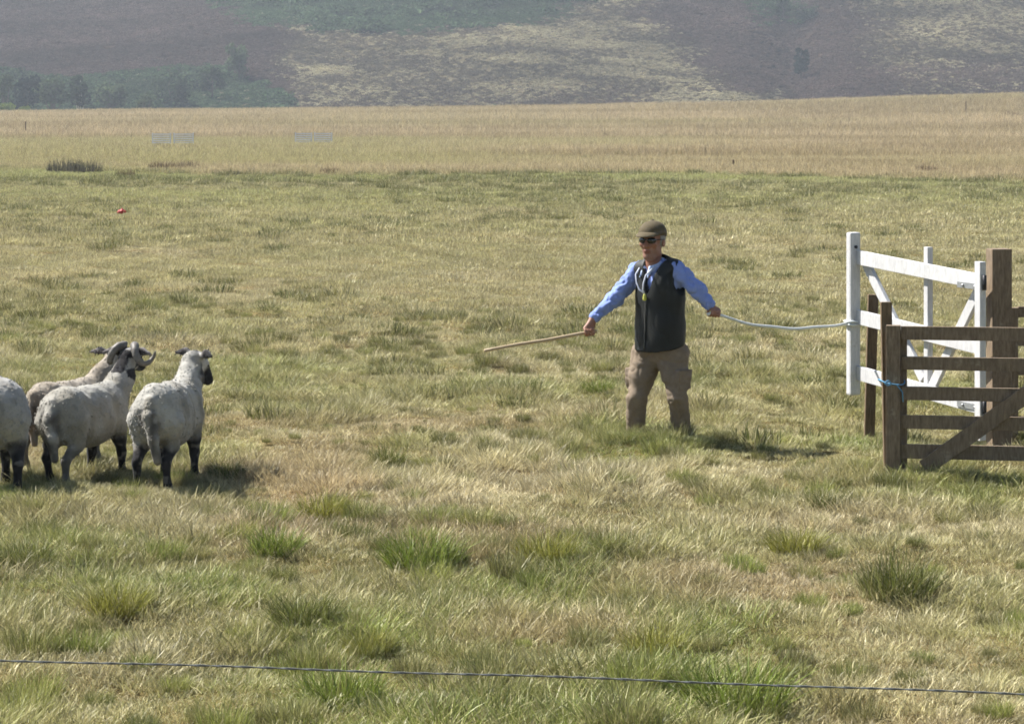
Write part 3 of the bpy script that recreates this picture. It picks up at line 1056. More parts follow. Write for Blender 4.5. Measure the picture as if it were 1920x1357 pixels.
def make_sheep(name, label, u, d, heading, scale, head, hdir, hpitch, legs=(0, 0, 0, 0), coat=(0.38, 0.365, 0.325), horns=0.0,
               tail=True, seed=1, legdark=(1, 1, 1, 1), facewhite=0.3, neckpatch=0.0, tan=None, fat=0.17):
    hx, hy = heading
    rz = math.atan2(hy, hx)
    x0 = (u - 960) / F_PX * d
    root = tag(empty(name, (x0, d, 0), rz), label, 'sheep', 'sheep standing in a huddle')
    s = scale
    S = SDF((-0.72 * s, -0.5 * s, -0.03), (0.98 * s, 0.5 * s, 1.12 * s), 0.0115)
    p = lambda x, y, z: (x * s, y * s, z * s)
    S.ell(p(-0.02, 0, 0.485), (0.42 * s, fat * s, 0.228 * s), 0.03)
    S.ell(p(-0.25, 0, 0.525), (0.205 * s, fat * 1.03 * s, 0.212 * s), 0.035)
    S.ell(p(0.24, 0, 0.505), (0.19 * s, fat * 0.92 * s, 0.212 * s), 0.035)
    S.ell(p(0.0, fat * 0.25, 0.43), (0.27 * s, fat * 0.78 * s, 0.17 * s), 0.03)
    S.ell(p(0.0, -fat * 0.25, 0.43), (0.27 * s, fat * 0.78 * s, 0.17 * s), 0.03)
    # legs: hind right, hind left, front right, front left; legs[i] swings the foot forward
    feet = []
    for i, (sd, dx) in enumerate(zip((-1, 1, -1, 1), legs)):
        y_ = sd * fat * 0.60
        if i < 2:
            S.cone(p(-0.30, y_, 0.47), p(-0.27 + dx * 0.3, y_ * 1.05, 0.31), 0.100 * s, 0.058 * s, 0.04)
            P_ = [p(-0.27 + dx * 0.3, y_ * 1.05, 0.31), p(-0.385 + dx * 0.7, y_, 0.205), p(-0.365 + dx, y_, 0.07), p(-0.35 + dx, y_, 0.03), p(-0.335 + dx, y_, 0.0)]
            S.chain(P_, [0.056 * s, 0.032 * s, 0.024 * s, 0.028 * s, 0.031 * s], 0.025)
        else:
            S.cone(p(0.25, y_, 0.45), p(0.265 + dx * 0.4, y_, 0.29), 0.085 * s, 0.052 * s, 0.035)
            P_ = [p(0.265 + dx * 0.4, y_, 0.29), p(0.28 + dx * 0.7, y_, 0.185), p(0.27 + dx, y_, 0.06), p(0.285 + dx, y_, 0.025), p(0.295 + dx, y_, 0.0)]
            S.chain(P_, [0.05 * s, 0.034 * s, 0.024 * s, 0.028 * s, 0.031 * s], 0.025)
        feet.append(P_)
    if tail:
        S.chain([p(-0.42, 0.0, 0.62), p(-0.465, -0.01, 0.52), p(-0.500, -0.05, 0.37), p(-0.515, -0.085, 0.23)],
                [0.045 * s, 0.046 * s, 0.040 * s, 0.030 * s], 0.03)
    # head frame, in sheep coordinates
    hd = Vector((head[0], head[1], head[2]))
    yaw = math.atan2(hdir[1], hdir[0]) - rz
    fx = Vector((math.cos(yaw) * math.cos(hpitch), math.sin(yaw) * math.cos(hpitch), math.sin(hpitch)))
    fy = Vector((-math.sin(yaw), math.cos(yaw), 0))
    fz = fx.cross(fy)
    H = lambda x, y, z: tuple(hd + (fx * x + fy * y + fz * z) * s)
    RH = [fx, fy, fz]
    # neck
    nm_ = tuple(Vector(p(0.40, 0, 0.62)).lerp(hd, 0.42))
    S.cone(p(0.32, 0, 0.55), nm_, 0.135 * s, 0.098 * s, 0.05)
    S.cone(nm_, H(-0.055, 0, -0.035), 0.094 * s, 0.068 * s, 0.03)
    # skull, muzzle, jaw, ears
    S.ell(H(-0.01, 0, 0.005), (0.095 * s, 0.066 * s, 0.074 * s), 0.03, RH)
    S.cone(H(0.03, 0, 0.012), H(0.155, 0, -0.012), 0.058 * s, 0.036 * s, 0.02)
    S.cone(H(0.00, 0, -0.04), H(0.145, 0, -0.036), 0.048 * s, 0.030 * s, 0.02)
    S.ell(H(0.165, 0, -0.022), (0.030 * s, 0.034 * s, 0.034 * s), 0.012, RH)
    for sd in (-1, 1):
        S.cone(H(0.035, sd * 0.047, 0.035), H(0.06, sd * 0.044, 0.028), 0.018 * s, 0.013 * s, 0.01)
        e0, e1, e2 = H(-0.040, sd * 0.050, 0.034), H(-0.065, sd * 0.125, 0.040), H(-0.075, sd * 0.215, 0.020)
        S.cone(e0, e1, 0.018 * s, 0.032 * s, 0.012)
        S.cone(e1, e2, 0.032 * s, 0.010 * s, 0.012)
    V, Q = S.mesh('body')
    N = normals(V, Q)
    loc = V / s
    # fleece lies in soft folds
    body = sstep(0.27, 0.36, loc[:, 2]) * (1 - sstep(0.42, 0.55, loc[:, 0]))
    V = V + N * ((vnoise(V * 30, seed) - 0.5) * 0.009 + (vnoise(V * 9, seed + 3) - 0.5) * 0.022)[:, None] * body[:, None]
    # colours
    hl = (V - np.array(hd)) @ np.array([list(fx), list(fy), list(fz)]).T / s
    n1 = vnoise(V * 14, seed + 5)
    n2 = vnoise(V * 30, seed + 6)
    C = np.broadcast_to(np.array(coat), V.shape).copy()
    C = C * (0.86 + 0.2 * vnoise(V * 7, seed + 7))[:, None]
    if tan is not None:
        C = lerp(C, np.array(tan), 0.75 * (1 - sstep(0.22, 0.60, loc[:, 2] - 0.15 * n1)))
        C = lerp(C, np.array(tan), 0.10)
    # darker brown towards belly, breech and tail root
    C = lerp(C, np.array([0.22, 0.19, 0.15]), 0.6 * (1 - sstep(0.27, 0.37, loc[:, 2] + 0.06 * (n1 - 0.5))))
    if tail:
        dt = np.abs(loc[:, 1]) - 0.055
        br_ = (1 - sstep(0.0, 0.06, np.abs(dt))) * (1 - sstep(-0.46, -0.38, loc[:, 0])) * sstep(0.2, 0.3, loc[:, 2]) * (1 - sstep(0.52, 0.60, loc[:, 2]))
        C = lerp(C, np.array([0.06, 0.05, 0.04]), 0.85 * br_ * sstep(0.3, 0.55, n1 + 0.15))
    DARK = np.array([0.016, 0.015, 0.016])
    for i, P_ in enumerate(feet):
        if not legdark[i]:
            leg_c = np.array([0.13, 0.12, 0.105])
        else:
            leg_c = DARK
        mid = np.array(P_[1]) / s
        near = 1 - sstep(0.06, 0.10, np.linalg.norm((loc[:, :2] - mid[:2]) * np.array([0.5, 1.0]), axis=1))
        low = 1 - sstep(0.27, 0.36, loc[:, 2] + 0.08 * (n1 - 0.5))
        mott = sstep(0.20, 0.32, n2)
        C = lerp(C, leg_c, near * low * (0.55 + 0.45 * mott))
    hm_ = sstep(-0.045, 0.0, hl[:, 0] + 0.05 * (n1 - 0.5)) * (1 - sstep(0.13, 0.2, np.abs(hl[:, 1]))) * (np.abs(hl[:, 2]) < 0.14)
    hm_ = np.maximum(hm_, sstep(0.080, 0.09, np.abs(hl[:, 1])) * (np.abs(hl[:, 0] + 0.06) < 0.07) * (hl[:, 2] > -0.03))
    crown_ = sstep(0.025, 0.05, hl[:, 2]) * sstep(-0.10, -0.08, hl[:, 0]) * (np.abs(hl[:, 1]) < 0.09)
    hm_ = np.maximum(hm_, crown_)
    hm_ = np.where(np.linalg.norm(hl, axis=1) < 0.30, hm_, 0)
    face = np.broadcast_to(DARK, V.shape).copy()
    wpatch = sstep(0.62 - facewhite * 0.5, 0.72 - facewhite * 0.5, vnoise(hl * np.array([11, 16, 16]) + 3.3, seed + 9)) * (1 - sstep(0.03, 0.07, hl[:, 0]))
    face = lerp(face, np.array([0.55, 0.53, 0.50]), wpatch)
    ear = sstep(0.075, 0.09, np.abs(hl[:, 1]))
    face = lerp(face, np.array([0.030, 0.027, 0.027]), ear)
    face = lerp(face, np.array([0.22, 0.20, 0.19]), ear * sstep(0.45, 0.7, n1))
    C = lerp(C, face, hm_)
    if neckpatch:
        nk = (np.linalg.norm(hl - np.array([-0.06, 0, -0.03]), axis=1) < 0.19) * sstep(0.60 - 0.3 * neckpatch, 0.68 - 0.3 * neckpatch, vnoise(V * 13, seed + 12))
        C = lerp(C, DARK * 1.5, nk * (1 - hm_))
    st_ = sstep(0.45, 0.75, vnoise(V * np.array([13, 13, 3.5]), seed + 31)) * body          # grubby streaks down the fleece
    C = lerp(C, C * np.array([0.62, 0.58, 0.50]), 0.55 * st_)
    me = np_mesh('body', V, Q)
    point_color(me, np.clip(C, 0, 1))
    link('body', me, M_wool, root, smooth=True)
    # short locks break up the outline of the fleece
    r_ = np.random.default_rng(seed + 50)
    pick = np.nonzero((body > 0.3) | ((np.linalg.norm(hl, axis=1) < 0.35) & (hl[:, 0] < -0.05)))[0]
    pick = r_.choice(pick, 3600)
    P0 = V[pick] + r_.normal(0, 0.004, (len(pick), 3))
    Nn = normals(V, Q)[pick]
    d_ = Nn * 0.35 + np.array([-0.15, 0, -0.6]) + r_.normal(0, 0.25, Nn.shape)
    d_ /= np.linalg.norm(d_, axis=1)[:, None]
    sd_ = np.cross(d_, Nn + 1e-3)
    sd_ /= np.linalg.norm(sd_, axis=1)[:, None]
    L_ = r_.uniform(0.008, 0.018, len(pick))[:, None]
    LV = np.stack([P0 - sd_ * 0.006, P0 + sd_ * 0.006, P0 + d_ * L_], 1).reshape(-1, 3)
    lm = np_mesh('fleece_locks', LV, np.arange(len(LV)).reshape(-1, 3))
    point_color(lm, np.repeat(np.clip(C[pick] * r_.uniform(0.85, 1.1, (len(pick), 1)), 0, 1), 3, 0))
    tag(link('fleece_locks', lm, M_wool, root), kind='stuff')
    if horns:
        for sd in (-1, 1):
            P_, r_ = horn_pts(sd, horns, None)
            Vh, Qh = tube_arrays([H(*q_) for q_ in P_], np.array(r_) * s, 10)
            link('horn', np_mesh('horn', Vh, Qh), M_horn, root, smooth=True)
    for sd in (-1, 1):
        c_ = Vector(H(0.048, sd * 0.054, 0.026))
        bm_ = bmesh.new()
        bmesh.ops.create_uvsphere(bm_, u_segments=10, v_segments=6, radius=0.011 * s, matrix=Matrix.Translation(c_))
        me_ = bpy.data.meshes.new('eye')
        bm_.to_mesh(me_)
        bm_.free()
        link('eye', me_, M_eye, root, smooth=True)
    return root


make_sheep('sheep', 'sheep with curling ribbed horns, long tail and white body, facing away', 160, 17.8, (0.42, 0.907), 0.93,
           (0.59, 0.01, 0.80), (0.40, 0.92), math.radians(-20), legs=(-0.05, 0.07, 0.05, -0.04), horns=0.95, seed=3,
           legdark=(0, 1, 1, 1), facewhite=0.2, neckpatch=1.0, fat=0.19)
make_sheep('sheep', 'white sheep with black face turned to the side, nearest the man', 316, 17.65, (0.17, 0.985), 0.985,
           (0.585, -0.03, 0.775), (0.72, 0.69), math.radians(-46), legs=(0.02, -0.03, 0.02, -0.06), seed=8,
           legdark=(1, 1, 1, 1), facewhite=0.5, neckpatch=0.0, coat=(0.41, 0.395, 0.355), fat=0.165)
make_sheep('sheep', 'white sheep cut off by the left edge, only its rump showing', -12, 17.4, (-0.30, 0.954), 1.07,
           (0.62, 0.08, 0.56), (-0.5, 0.86), math.radians(-50), legs=(0.0, 0.03, 0.02, 0.0), seed=14, coat=(0.37, 0.36, 0.34), fat=0.18, tail=False)
make_sheep('sheep', 'tan rumped sheep mostly hidden behind the horned sheep', 122, 18.7, (0.48, 0.877), 0.84,
           (0.57, -0.02, 0.725), (0.25, 0.97), math.radians(-20), legs=(0.0, -0.04, 0.03, 0.0), seed=21, coat=(0.40, 0.36, 0.30),
           tan=(0.31, 0.19, 0.10), facewhite=0.3, legdark=(0, 0, 0, 0), fat=0.18)

# ---------------------------------------------------------------- the man
MD = 19.7
man = tag(empty('person', (W(1238, 0, MD).x, MD, 0)), 'man in brown cap, sunglasses and dark vest, holding a stick and a rope', 'person')
MO = np.array(man.location)
PM = lambda u, v, dd=0.0: np.array(W(u, v, MD + dd)) - MO          # point on the man, relative to his base
yaw = math.radians(50)
bf = np.array([-math.sin(yaw), -math.cos(yaw), 0.0])               # where the chest faces
brt = np.array([bf[1], -bf[0], 0.0])                               # his right-hand side
up = np.array([0, 0, 1.0])
RT = np.array([brt, bf, up])
hyaw = math.radians(28)
hf = np.array([-math.sin(hyaw), -math.cos(hyaw), 0.0])
hr = np.array([hf[1], -hf[0], 0.0])
HF = np.array([hr, hf, up])

sh_r, el_r, wr_r = PM(1197, 506, 0.13), PM(1154, 559, 0.05), PM(1112, 597, -0.10)
sh_l, el_l, wr_l = PM(1270, 507, -0.13), PM(1308, 543, -0.20), PM(1331, 574, -0.24)
neck = PM(1226, 492, 0.0)
head = PM(1223, 452, -0.03)
stick_a, stick_b = PM(1112, 622, -0.13), PM(908, 657, -0.36)
rope_a = PM(1340, 588, -0.26)
rope_b = np.array(gp(GL, 0, 0.818) + gn * 0.06) - MO


def noisy(V, Q, amp, freq, seed, squash=(1, 1, 1)):
    N = normals(V, Q)
    return V + N * ((vnoise(V * freq * np.array(squash), seed) - 0.5) * amp)[:, None]


def creases(V, Q, amp, freq, seed, squash=(1, 1, 1)):
    """sharp valleys between soft folds"""
    N = normals(V, Q)
    n = vnoise(V * freq * np.array(squash), seed)
    return V - N * (amp * np.clip(1 - np.abs(2 * n - 1) * 2.2, 0, 1) ** 1.5)[:, None]


# --- hands close round what they hold
def grip(S, wrist, c, ax, thumb_up=1, r0=0.024):
    c, ax = np.array(c), np.array(ax) / np.linalg.norm(ax)
    pd = wrist - c
    pd = pd - ax * (pd @ ax)
    pd /= np.linalg.norm(pd)
    sd = np.cross(ax, pd)
    for i, (off, ln) in enumerate(((0.032, 0.94), (0.011, 1.0), (-0.010, 0.95), (-0.030, 0.80))):
        o = c + ax * off
        ang = [20, 75, 140, 205]
        rr = [0.036, 0.031, 0.026, 0.024]
        P_ = [o + (pd * math.cos(math.radians(a_ * ln)) + sd * thumb_up * math.sin(math.radians(a_ * ln))) * q_ for a_, q_ in zip(ang, rr)]
        S.cone(wrist, P_[0], 0.020, 0.0125, 0.016)                 # palm
        S.chain(P_, [0.0115, 0.0102, 0.0095, 0.0085], 0.004)
    o = c + ax * 0.044
    P_ = [wrist + (c - wrist) * 0.35 + ax * 0.022, o + (pd * math.cos(-0.7) - sd * thumb_up * math.sin(0.7)) * 0.036,
          o + (pd * math.cos(-1.7) - sd * thumb_up * math.sin(1.7)) * 0.027, o * 1.0 + ax * -0.006 + (pd * math.cos(-2.5) - sd * thumb_up * math.sin(2.5)) * 0.025]
    S.chain(P_, [0.015, 0.0125, 0.0105, 0.0095], 0.005)


S = SDF((-0.75, -0.62, 0.80), (0.62, 0.36, 1.80), 0.0062)
S.cone(neck + up * -0.08, head + np.array([0, 0, -0.06]) - hf * 0.02, 0.064, 0.060, 0.02)
S.cone(neck - up * 0.10, sh_r - up * 0.03, 0.055, 0.04, 0.03)
S.cone(neck - up * 0.10, sh_l - up * 0.03, 0.055, 0.04, 0.03)
S.chain([sh_r, el_r, wr_r], [0.040, 0.034, 0.026], 0.02)
S.chain([sh_l, el_l, wr_l], [0.040, 0.034, 0.026], 0.02)
HS = 1.10
hp = lambda x, y, z: head + (hr * x + hf * y + up * z) * HS
S.rs = HS
S.ell(hp(0, -0.012, 0.045), (0.076, 0.098, 0.092), 0.02, HF)                    # skull
S.ell(hp(0, 0.022, -0.045), (0.060, 0.072, 0.082), 0.025, HF)                   # face
S.ell(hp(0, 0.055, -0.105), (0.034, 0.034, 0.024), 0.022, HF)                   # chin
S.cone(hp(0.035, -0.01, -0.09), hp(0.02, 0.05, -0.105), 0.028, 0.022, 0.02)     # jaw
S.cone(hp(-0.035, -0.01, -0.09), hp(-0.02, 0.05, -0.105), 0.028, 0.022, 0.02)
S.cone(hp(0, 0.088, 0.012), hp(0, 0.113, -0.030), 0.010, 0.015, 0.012)          # nose
for sx in (-1, 1):
    S.ell(hp(sx * 0.014, 0.098, -0.036), (0.010, 0.012, 0.009), 0.008, HF)
    S.ell(hp(sx * 0.040, 0.068, -0.020), (0.026, 0.022, 0.022), 0.02, HF)       # cheek
    S.cone(hp(sx * 0.012, 0.088, 0.030), hp(sx * 0.05, 0.068, 0.030), 0.011, 0.009, 0.012)
    S.ell(hp(sx * 0.079, -0.018, -0.012), (0.010, 0.020, 0.032), 0.008, HF)     # ear
S.ell(hp(0, 0.090, -0.064), (0.024, 0.010, 0.006), 0.006, HF)                   # lips
S.ell(hp(0, 0.087, -0.076), (0.020, 0.010, 0.006), 0.006, HF)
S.rs = 1.0
stick_dir = (stick_b - stick_a) / np.linalg.norm(stick_b - stick_a)
rope_dir = np.array([0.95, 0.25, -0.20])
rope_dir /= np.linalg.norm(rope_dir)
gs = stick_a + stick_dir * 0.035
grip(S, wr_r, gs, -stick_dir, 1)
grip(S, wr_l, rope_a, -rope_dir, -1)
V, Q = S.mesh('body', relax=1)
C = np.broadcast_to(np.array([0.31, 0.15, 0.098]), V.shape).copy()
hl = (V - head) @ HF.T / HS
C = lerp(C, np.array([0.30, 0.24, 0.21]), 0.5 * (hl[:, 2] < -0.05) * (hl[:, 2] > -0.14) * sstep(0.03, 0.06, hl[:, 1]) * vnoise(V * 300, 3))
C = lerp(C, np.array([0.25, 0.105, 0.08]), (np.abs(hl[:, 2] + 0.07) < 0.013) * (hl[:, 1] > 0.07) * (np.abs(hl[:, 0]) < 0.027))
me = np_mesh('body', V, Q)
point_color(me, C)
link('body', me, M_skin, man, smooth=True)

# --- shirt: trunk, sleeves, cuffs
M_shirt = mat_plain('blue_shirt', (0.21, 0.285, 0.59), 0.85, 12, var=0.14, bump_s=0.5, bump_d=0.012, scale=(1, 1, 1.8))
tc = PM(1239, 540)
S = SDF((-0.75, -0.62, 0.62), (0.62, 0.36, 1.52), 0.0085)
TB = lambda r_, f_, z_: tc * np.array([1, 1, 0]) + brt * r_ + bf * f_ + up * z_
S.ell(TB(0, 0.0, 1.20), (0.205, 0.126, 0.25), 0.03, RT)
S.ell(TB(0, 0.0, 0.98), (0.190, 0.130, 0.30), 0.03, RT)
S.cone(neck - up * 0.075, sh_r - up * 0.015, 0.064, 0.062, 0.03)
S.cone(neck - up * 0.075, sh_l - up * 0.015, 0.064, 0.062, 0.03)
for a_, b_, c_ in ((sh_r, el_r, wr_r), (sh_l, el_l, wr_l)):
    cuff = b_ + (c_ - b_) * 0.90
    S.chain([a_, b_, cuff], [0.077, 0.066, 0.048], 0.03)
    S.cone(cuff, cuff + (c_ - b_) * 0.04, 0.047, 0.047, 0.004)
V, Q = S.mesh('shirt')
V = noisy(V, Q, 0.014, 10, 31, (1, 1, 1.4))
V = creases(V, Q, 0.014, 11, 33, (1.2, 1, 1.2))
V = creases(V, Q, 0.007, 24, 35)
link('shirt', np_mesh('shirt', V, Q), M_shirt, man, smooth=True)

# --- collar leaves
M_collar = mat_plain('shirt_collar', (0.48, 0.58, 0.82), 0.85, 12, var=0.1)
S = SDF(neck - 0.2, neck + 0.2, 0.005)
ring = [neck + up * -0.005 + brt * 0.076 * math.cos(a_) + bf * (0.074 * math.sin(a_) + 0.004) + up * (-0.035 * math.sin(a_)) for a_ in np.linspace(math.radians(118), math.radians(422), 22)]
for i in range(21):
    S.cone(ring[i], ring[i + 1], 0.013, 0.013, 0.006)
    S.cone(ring[i] - up * 0.022, ring[i + 1] - up * 0.022, 0.013, 0.013, 0.008)
for e in (ring[0], ring[-1]):
    S.chain([e, e - up * 0.035 + bf * 0.014, e - up * 0.075 + bf * 0.020 + (e - neck) * np.array([0.25, 0.25, 0])], [0.015, 0.014, 0.006], 0.008)
V, Q = S.mesh('collar')
link('collar', np_mesh('collar', V, Q), M_collar, man, smooth=True)

# --- vest
M_vest = mat_plain('dark_vest', (0.009, 0.011, 0.010), 0.6, 90, var=0.3, bump_s=0.3, bump_d=0.003, spec=0.3)
S = SDF((-0.40, -0.40, 0.62), (0.42, 0.40, 1.52), 0.0075)
S.ell(TB(0, 0.0, 1.195), (0.232, 0.150, 0.275), 0.05, RT)
S.ell(TB(0.0, 0.010, 0.82), (0.224, 0.166, 0.62), 0.05, RT)
S.cone(neck - up * 0.070 + brt * 0.02, sh_r + up * 0.004 - brt * 0.035, 0.078, 0.076, 0.04)
S.cone(neck - up * 0.070 - brt * 0.02, sh_l + up * 0.004 + brt * 0.035, 0.078, 0.076, 0.04)


def vest_cut(P):
    q = P - tc
    r_, f_ = q @ brt, q @ bf
    z_ = P[..., 2]
    hem = 0.775 - 0.05 * np.clip(f_ / 0.15, -1, 1) - 0.03 * np.abs(r_) - z_                  # keep above the hem
    vneck = np.minimum(z_ - 1.165 - np.abs(r_ + 0.01) * 2.7, f_ + 0.01)                      # open V in front
    arm = 1e3
    for a_, b_ in ((sh_r, 1), (sh_l, -1)):
        cc = a_ + brt * b_ * 0.088 - up * 0.060
        d = P - cc
        arm = np.minimum(arm, np.sqrt((d @ brt) ** 2 / 0.40 + (d @ bf) ** 2 / 1.1 + d[..., 2] ** 2 / 1.6) - 0.115)
    return np.maximum(np.maximum(hem, vneck), -arm)


S.carve(vest_cut)
V, Q = S.mesh('vest')
V = noisy(V, Q, 0.026, 8, 41, (1, 1, 0.8))
V = creases(V, Q, 0.004, 9, 43, (1, 1, 0.8))
vest = link('vest', np_mesh('vest', V, Q), M_vest, man, smooth=True)
VV = V
# front edge of the vest from the V down to the hem, and a patch pocket
zz = np.linspace(1.15, 0.75, 24)
fr = []
for z_ in zz:
    q = VV - tc
    near = (np.abs(VV[:, 2] - z_) < 0.02) & (np.abs(q @ brt + 0.005) < 0.03)
    f_ = (q[near] @ bf).max() if near.any() else 0.17
    fr.append(tc * np.array([1, 1, 0]) - brt * 0.005 + bf * (f_ + 0.003) + up * z_)
tube('zip', fr, 0.0055, mat_plain('zip_tape', (0.10, 0.10, 0.09), 0.7), man, 6)
M_tag = mat_plain('yellow_whistle', (0.55, 0.55, 0.12), 0.5)
w0 = fr[0] + bf * 0.012 - up * 0.005
S = SDF(w0 - 0.06, w0 + 0.06, 0.004)
S.cone(w0 + up * 0.012, w0 - up * 0.016, 0.013, 0.016, 0.005)
S.cone(w0 + up * 0.012, w0 + up * 0.028, 0.006, 0.005, 0.004)
V, Q = S.mesh('whistle')
link('whistle', np_mesh('whistle', V, Q), M_tag, man, smooth=True)
M_cord = mat_plain('lanyard_cord', (0.62, 0.66, 0.78), 0.8)
for sx in (-1, 1):
    e = neck + brt * sx * 0.075 + bf * 0.07 - up * 0.03
    md = neck + brt * sx * 0.04 + bf * 0.145 - up * 0.15
    tube('lanyard', [e, (e + md) / 2 + bf * 0.03, md, (md + w0) / 2 + bf * 0.014, w0 + up * 0.024], 0.006, M_cord, man, 6)

# --- trousers
M_trous = mat_plain('taupe_trousers', (0.21, 0.162, 0.115), 0.9, 30, var=0.2, bump_s=0.4, bump_d=0.006)
hip_r, kn_r, an_r = PM(1213, 668, 0.07), PM(1196, 745, 0.00), PM(1190, 818, 0.10)
hip_l, kn_l, an_l = PM(1262, 668, -0.06), PM(1271, 745, -0.16), PM(1280, 818, -0.02)
S = SDF((-0.42, -0.45, -0.02), (0.42, 0.45, 0.98), 0.0085)
S.ell(TB(0, -0.005, 0.80), (0.205, 0.150, 0.17), 0.04, RT)
S.ell(TB(0, -0.035, 0.70), (0.195, 0.145, 0.13), 0.05, RT)
for h_, k_, a_ in ((hip_r, kn_r, an_r), (hip_l, kn_l, an_l)):
    S.chain([h_ + up * 0.02, h_ * 0.5 + k_ * 0.5, k_, k_ * 0.45 + a_ * 0.55, a_], [0.125, 0.104, 0.082, 0.075, 0.080], 0.03)
S.box(hip_r * 0.45 + kn_r * 0.55 + brt * 0.095, (0.022, 0.075, 0.085), RT, 0.012, 0.02)
S.box(hip_l * 0.45 + kn_l * 0.55 - brt * 0.095, (0.022, 0.075, 0.085), RT, 0.012, 0.02)
V, Q = S.mesh('trousers')
V = noisy(V, Q, 0.014, 8, 51, (1, 1, 0.35))
V = creases(V, Q, 0.012, 7, 53, (1, 1, 1.0))
V = creases(V, Q, 0.006, 15, 55, (1, 1, 1.6))
link('trousers', np_mesh('trousers', V, Q), M_trous, man, smooth=True)
M_boot = mat_plain('brown_boots', (0.05, 0.035, 0.025), 0.6)
for a_ in (an_r, an_l):
    S = SDF(a_ - np.array([0.25, 0.3, 0.16]), a_ + np.array([0.25, 0.3, 0.2]), 0.009)
    g0 = a_ * np.array([1, 1, 0])
    S.cone(a_ + up * 0.06, g0 + up * 0.06, 0.052, 0.05, 0.02)
    S.chain([g0 + up * 0.045 - bf * 0.03, g0 + up * 0.045 + bf * 0.09, g0 + up * 0.038 + bf * 0.165], [0.045, 0.048, 0.038], 0.03)
    S.carve(lambda P: -P[..., 2])
    V, Q = S.mesh('boot')
    link('boot', np_mesh('boot', V, Q), M_boot, man, smooth=True)

# --- hair, cap, sunglasses
M_hair = mat_plain('grey_hair', (0.34, 0.33, 0.32), 0.8, 140, var=0.5, bump_s=0.6)
S = SDF(head - 0.2, head + 0.2, 0.005)
S.rs = HS
S.ell(hp(0, -0.022, 0.03), (0.083, 0.098, 0.095), 0.02, HF)
S.carve(lambda P: np.maximum(np.maximum((P - head) @ hf - 0.012 - 0.25 * ((P - head) @ up), -0.082 - (P - head) @ up + 0.25 * ((P - head) @ hf)), (P - head) @ up - 0.082))
V, Q = S.mesh('hair')
V = noisy(V, Q, 0.008, 60, 61)
link('hair', np_mesh('hair', V, Q), M_hair, man, smooth=True)

M_cap = mat_plain('olive_brown_cap', (0.105, 0.082, 0.045), 0.9, 120, var=0.4, bump_s=0.4)
S = SDF(head + np.array([-0.25, -0.25, -0.05]), head + np.array([0.25, 0.25, 0.24]), 0.005)
S.rs = HS
S.ell(hp(0, -0.010, 0.056), (0.096, 0.116, 0.088), 0.02, HF)
S.carve(lambda P: 0.046 + 0.16 * ((P - head) @ hf) - (P - head) @ up)
V1, Q1 = S.mesh('cap')
cap = link('cap', np_mesh('cap', V1, Q1), M_cap, man, smooth=True)
Vb, Qb = [], []
nr, na = 6, 17                                        # the curved peak
for i in range(nr + 1):
    for j in range(na):
        a_ = math.radians(-78 + 156 * j / (na - 1))
        rr = 1.0
        x_ = 0.088 * math.sin(a_)
        y0_ = 0.098 * math.cos(a_) - 0.010
        y_ = y0_ + (i / nr) * 0.088 * math.cos(a_ * 0.85)
        z_ = 0.066 - 0.26 * (y_ - 0.05) * (i / nr) - 1.7 * x_ * x_ * (0.4 + i / nr) + 0.004
        Vb.append(hp(x_, y_, z_))
n0 = len(Vb)
Vb += [q - up * 0.006 for q in Vb]
for i in range(nr):
    for j in range(na - 1):
        k = i * na + j
        Qb.append((k, k + na, k + na + 1, k + 1))
        Qb.append((n0 + k, n0 + k + 1, n0 + k + na + 1, n0 + k + na))
for j in range(na - 1):
    k = nr * na + j
    Qb.append((k, n0 + k, n0 + k + 1, k + 1))
pk = link('peak', np_mesh('peak', np.array(Vb), np.array(Qb)), M_cap, cap, smooth=True)
c_ = hp(0, -0.01, 0.146)
S = SDF(c_ - 0.03, c_ + 0.03, 0.003)
S.ell(c_, (0.012, 0.012, 0.007), 0)
V, Q = S.mesh('button')
link('button', np_mesh('button', V, Q), M_cap, cap, smooth=True)

M_lens = mat_plain('dark_lens', (0.012, 0.010, 0.010), 0.12, spec=0.6, bump_s=0.0)
gl = empty('sunglasses')
gl.parent = man
for sx in (-1, 1):
    c_ = hp(sx * 0.035, 0.094 - 0.005, 0.008)
    ang = sx * 0.38
    r2 = hr * math.cos(ang) - hf * math.sin(ang)
    f2 = hr * math.sin(ang) + hf * math.cos(ang)
    S = SDF(c_ - 0.05, c_ + 0.05, 0.003)
    S.rs = HS
    S.ell(c_, (0.033, 0.010, 0.022), 0, [r2, f2, up])
    V, Q = S.mesh('lens')
    link('lens', np_mesh('lens', V, Q), M_lens, gl, smooth=True)
    tube('temple', [hp(sx * 0.064, 0.078, 0.014), hp(sx * 0.080, 0.03, 0.014), hp(sx * 0.083, -0.02, 0.012)], 0.004, M_iron, gl, 6)
tube('bridge', [hp(-0.014, 0.101, 0.014), hp(0, 0.106, 0.016), hp(0.014, 0.101, 0.014)], 0.004, M_iron, gl, 6)

# --- what he holds
M_stick = mat_plain('pale_stick', (0.50, 0.38, 0.24), 0.6, 14, var=0.35, scale=(2, 12, 12))
sa, sb = Vector(stick_a + MO) - Vector(stick_dir) * 0.03, Vector(stick_b + MO)
stp = [sa.lerp(sb, i / 12) + Vector((0, 0, 0.002 * math.sin(i * 0.9))) for i in range(13)]
stk = tag(empty('stick', sa), 'pale wooden stick held out low in the man\'s hand towards the sheep', 'stick')
tube('shaft', stp, np.linspace(0.014, 0.0115, 13), M_stick, stk, 10, off=stk.location)
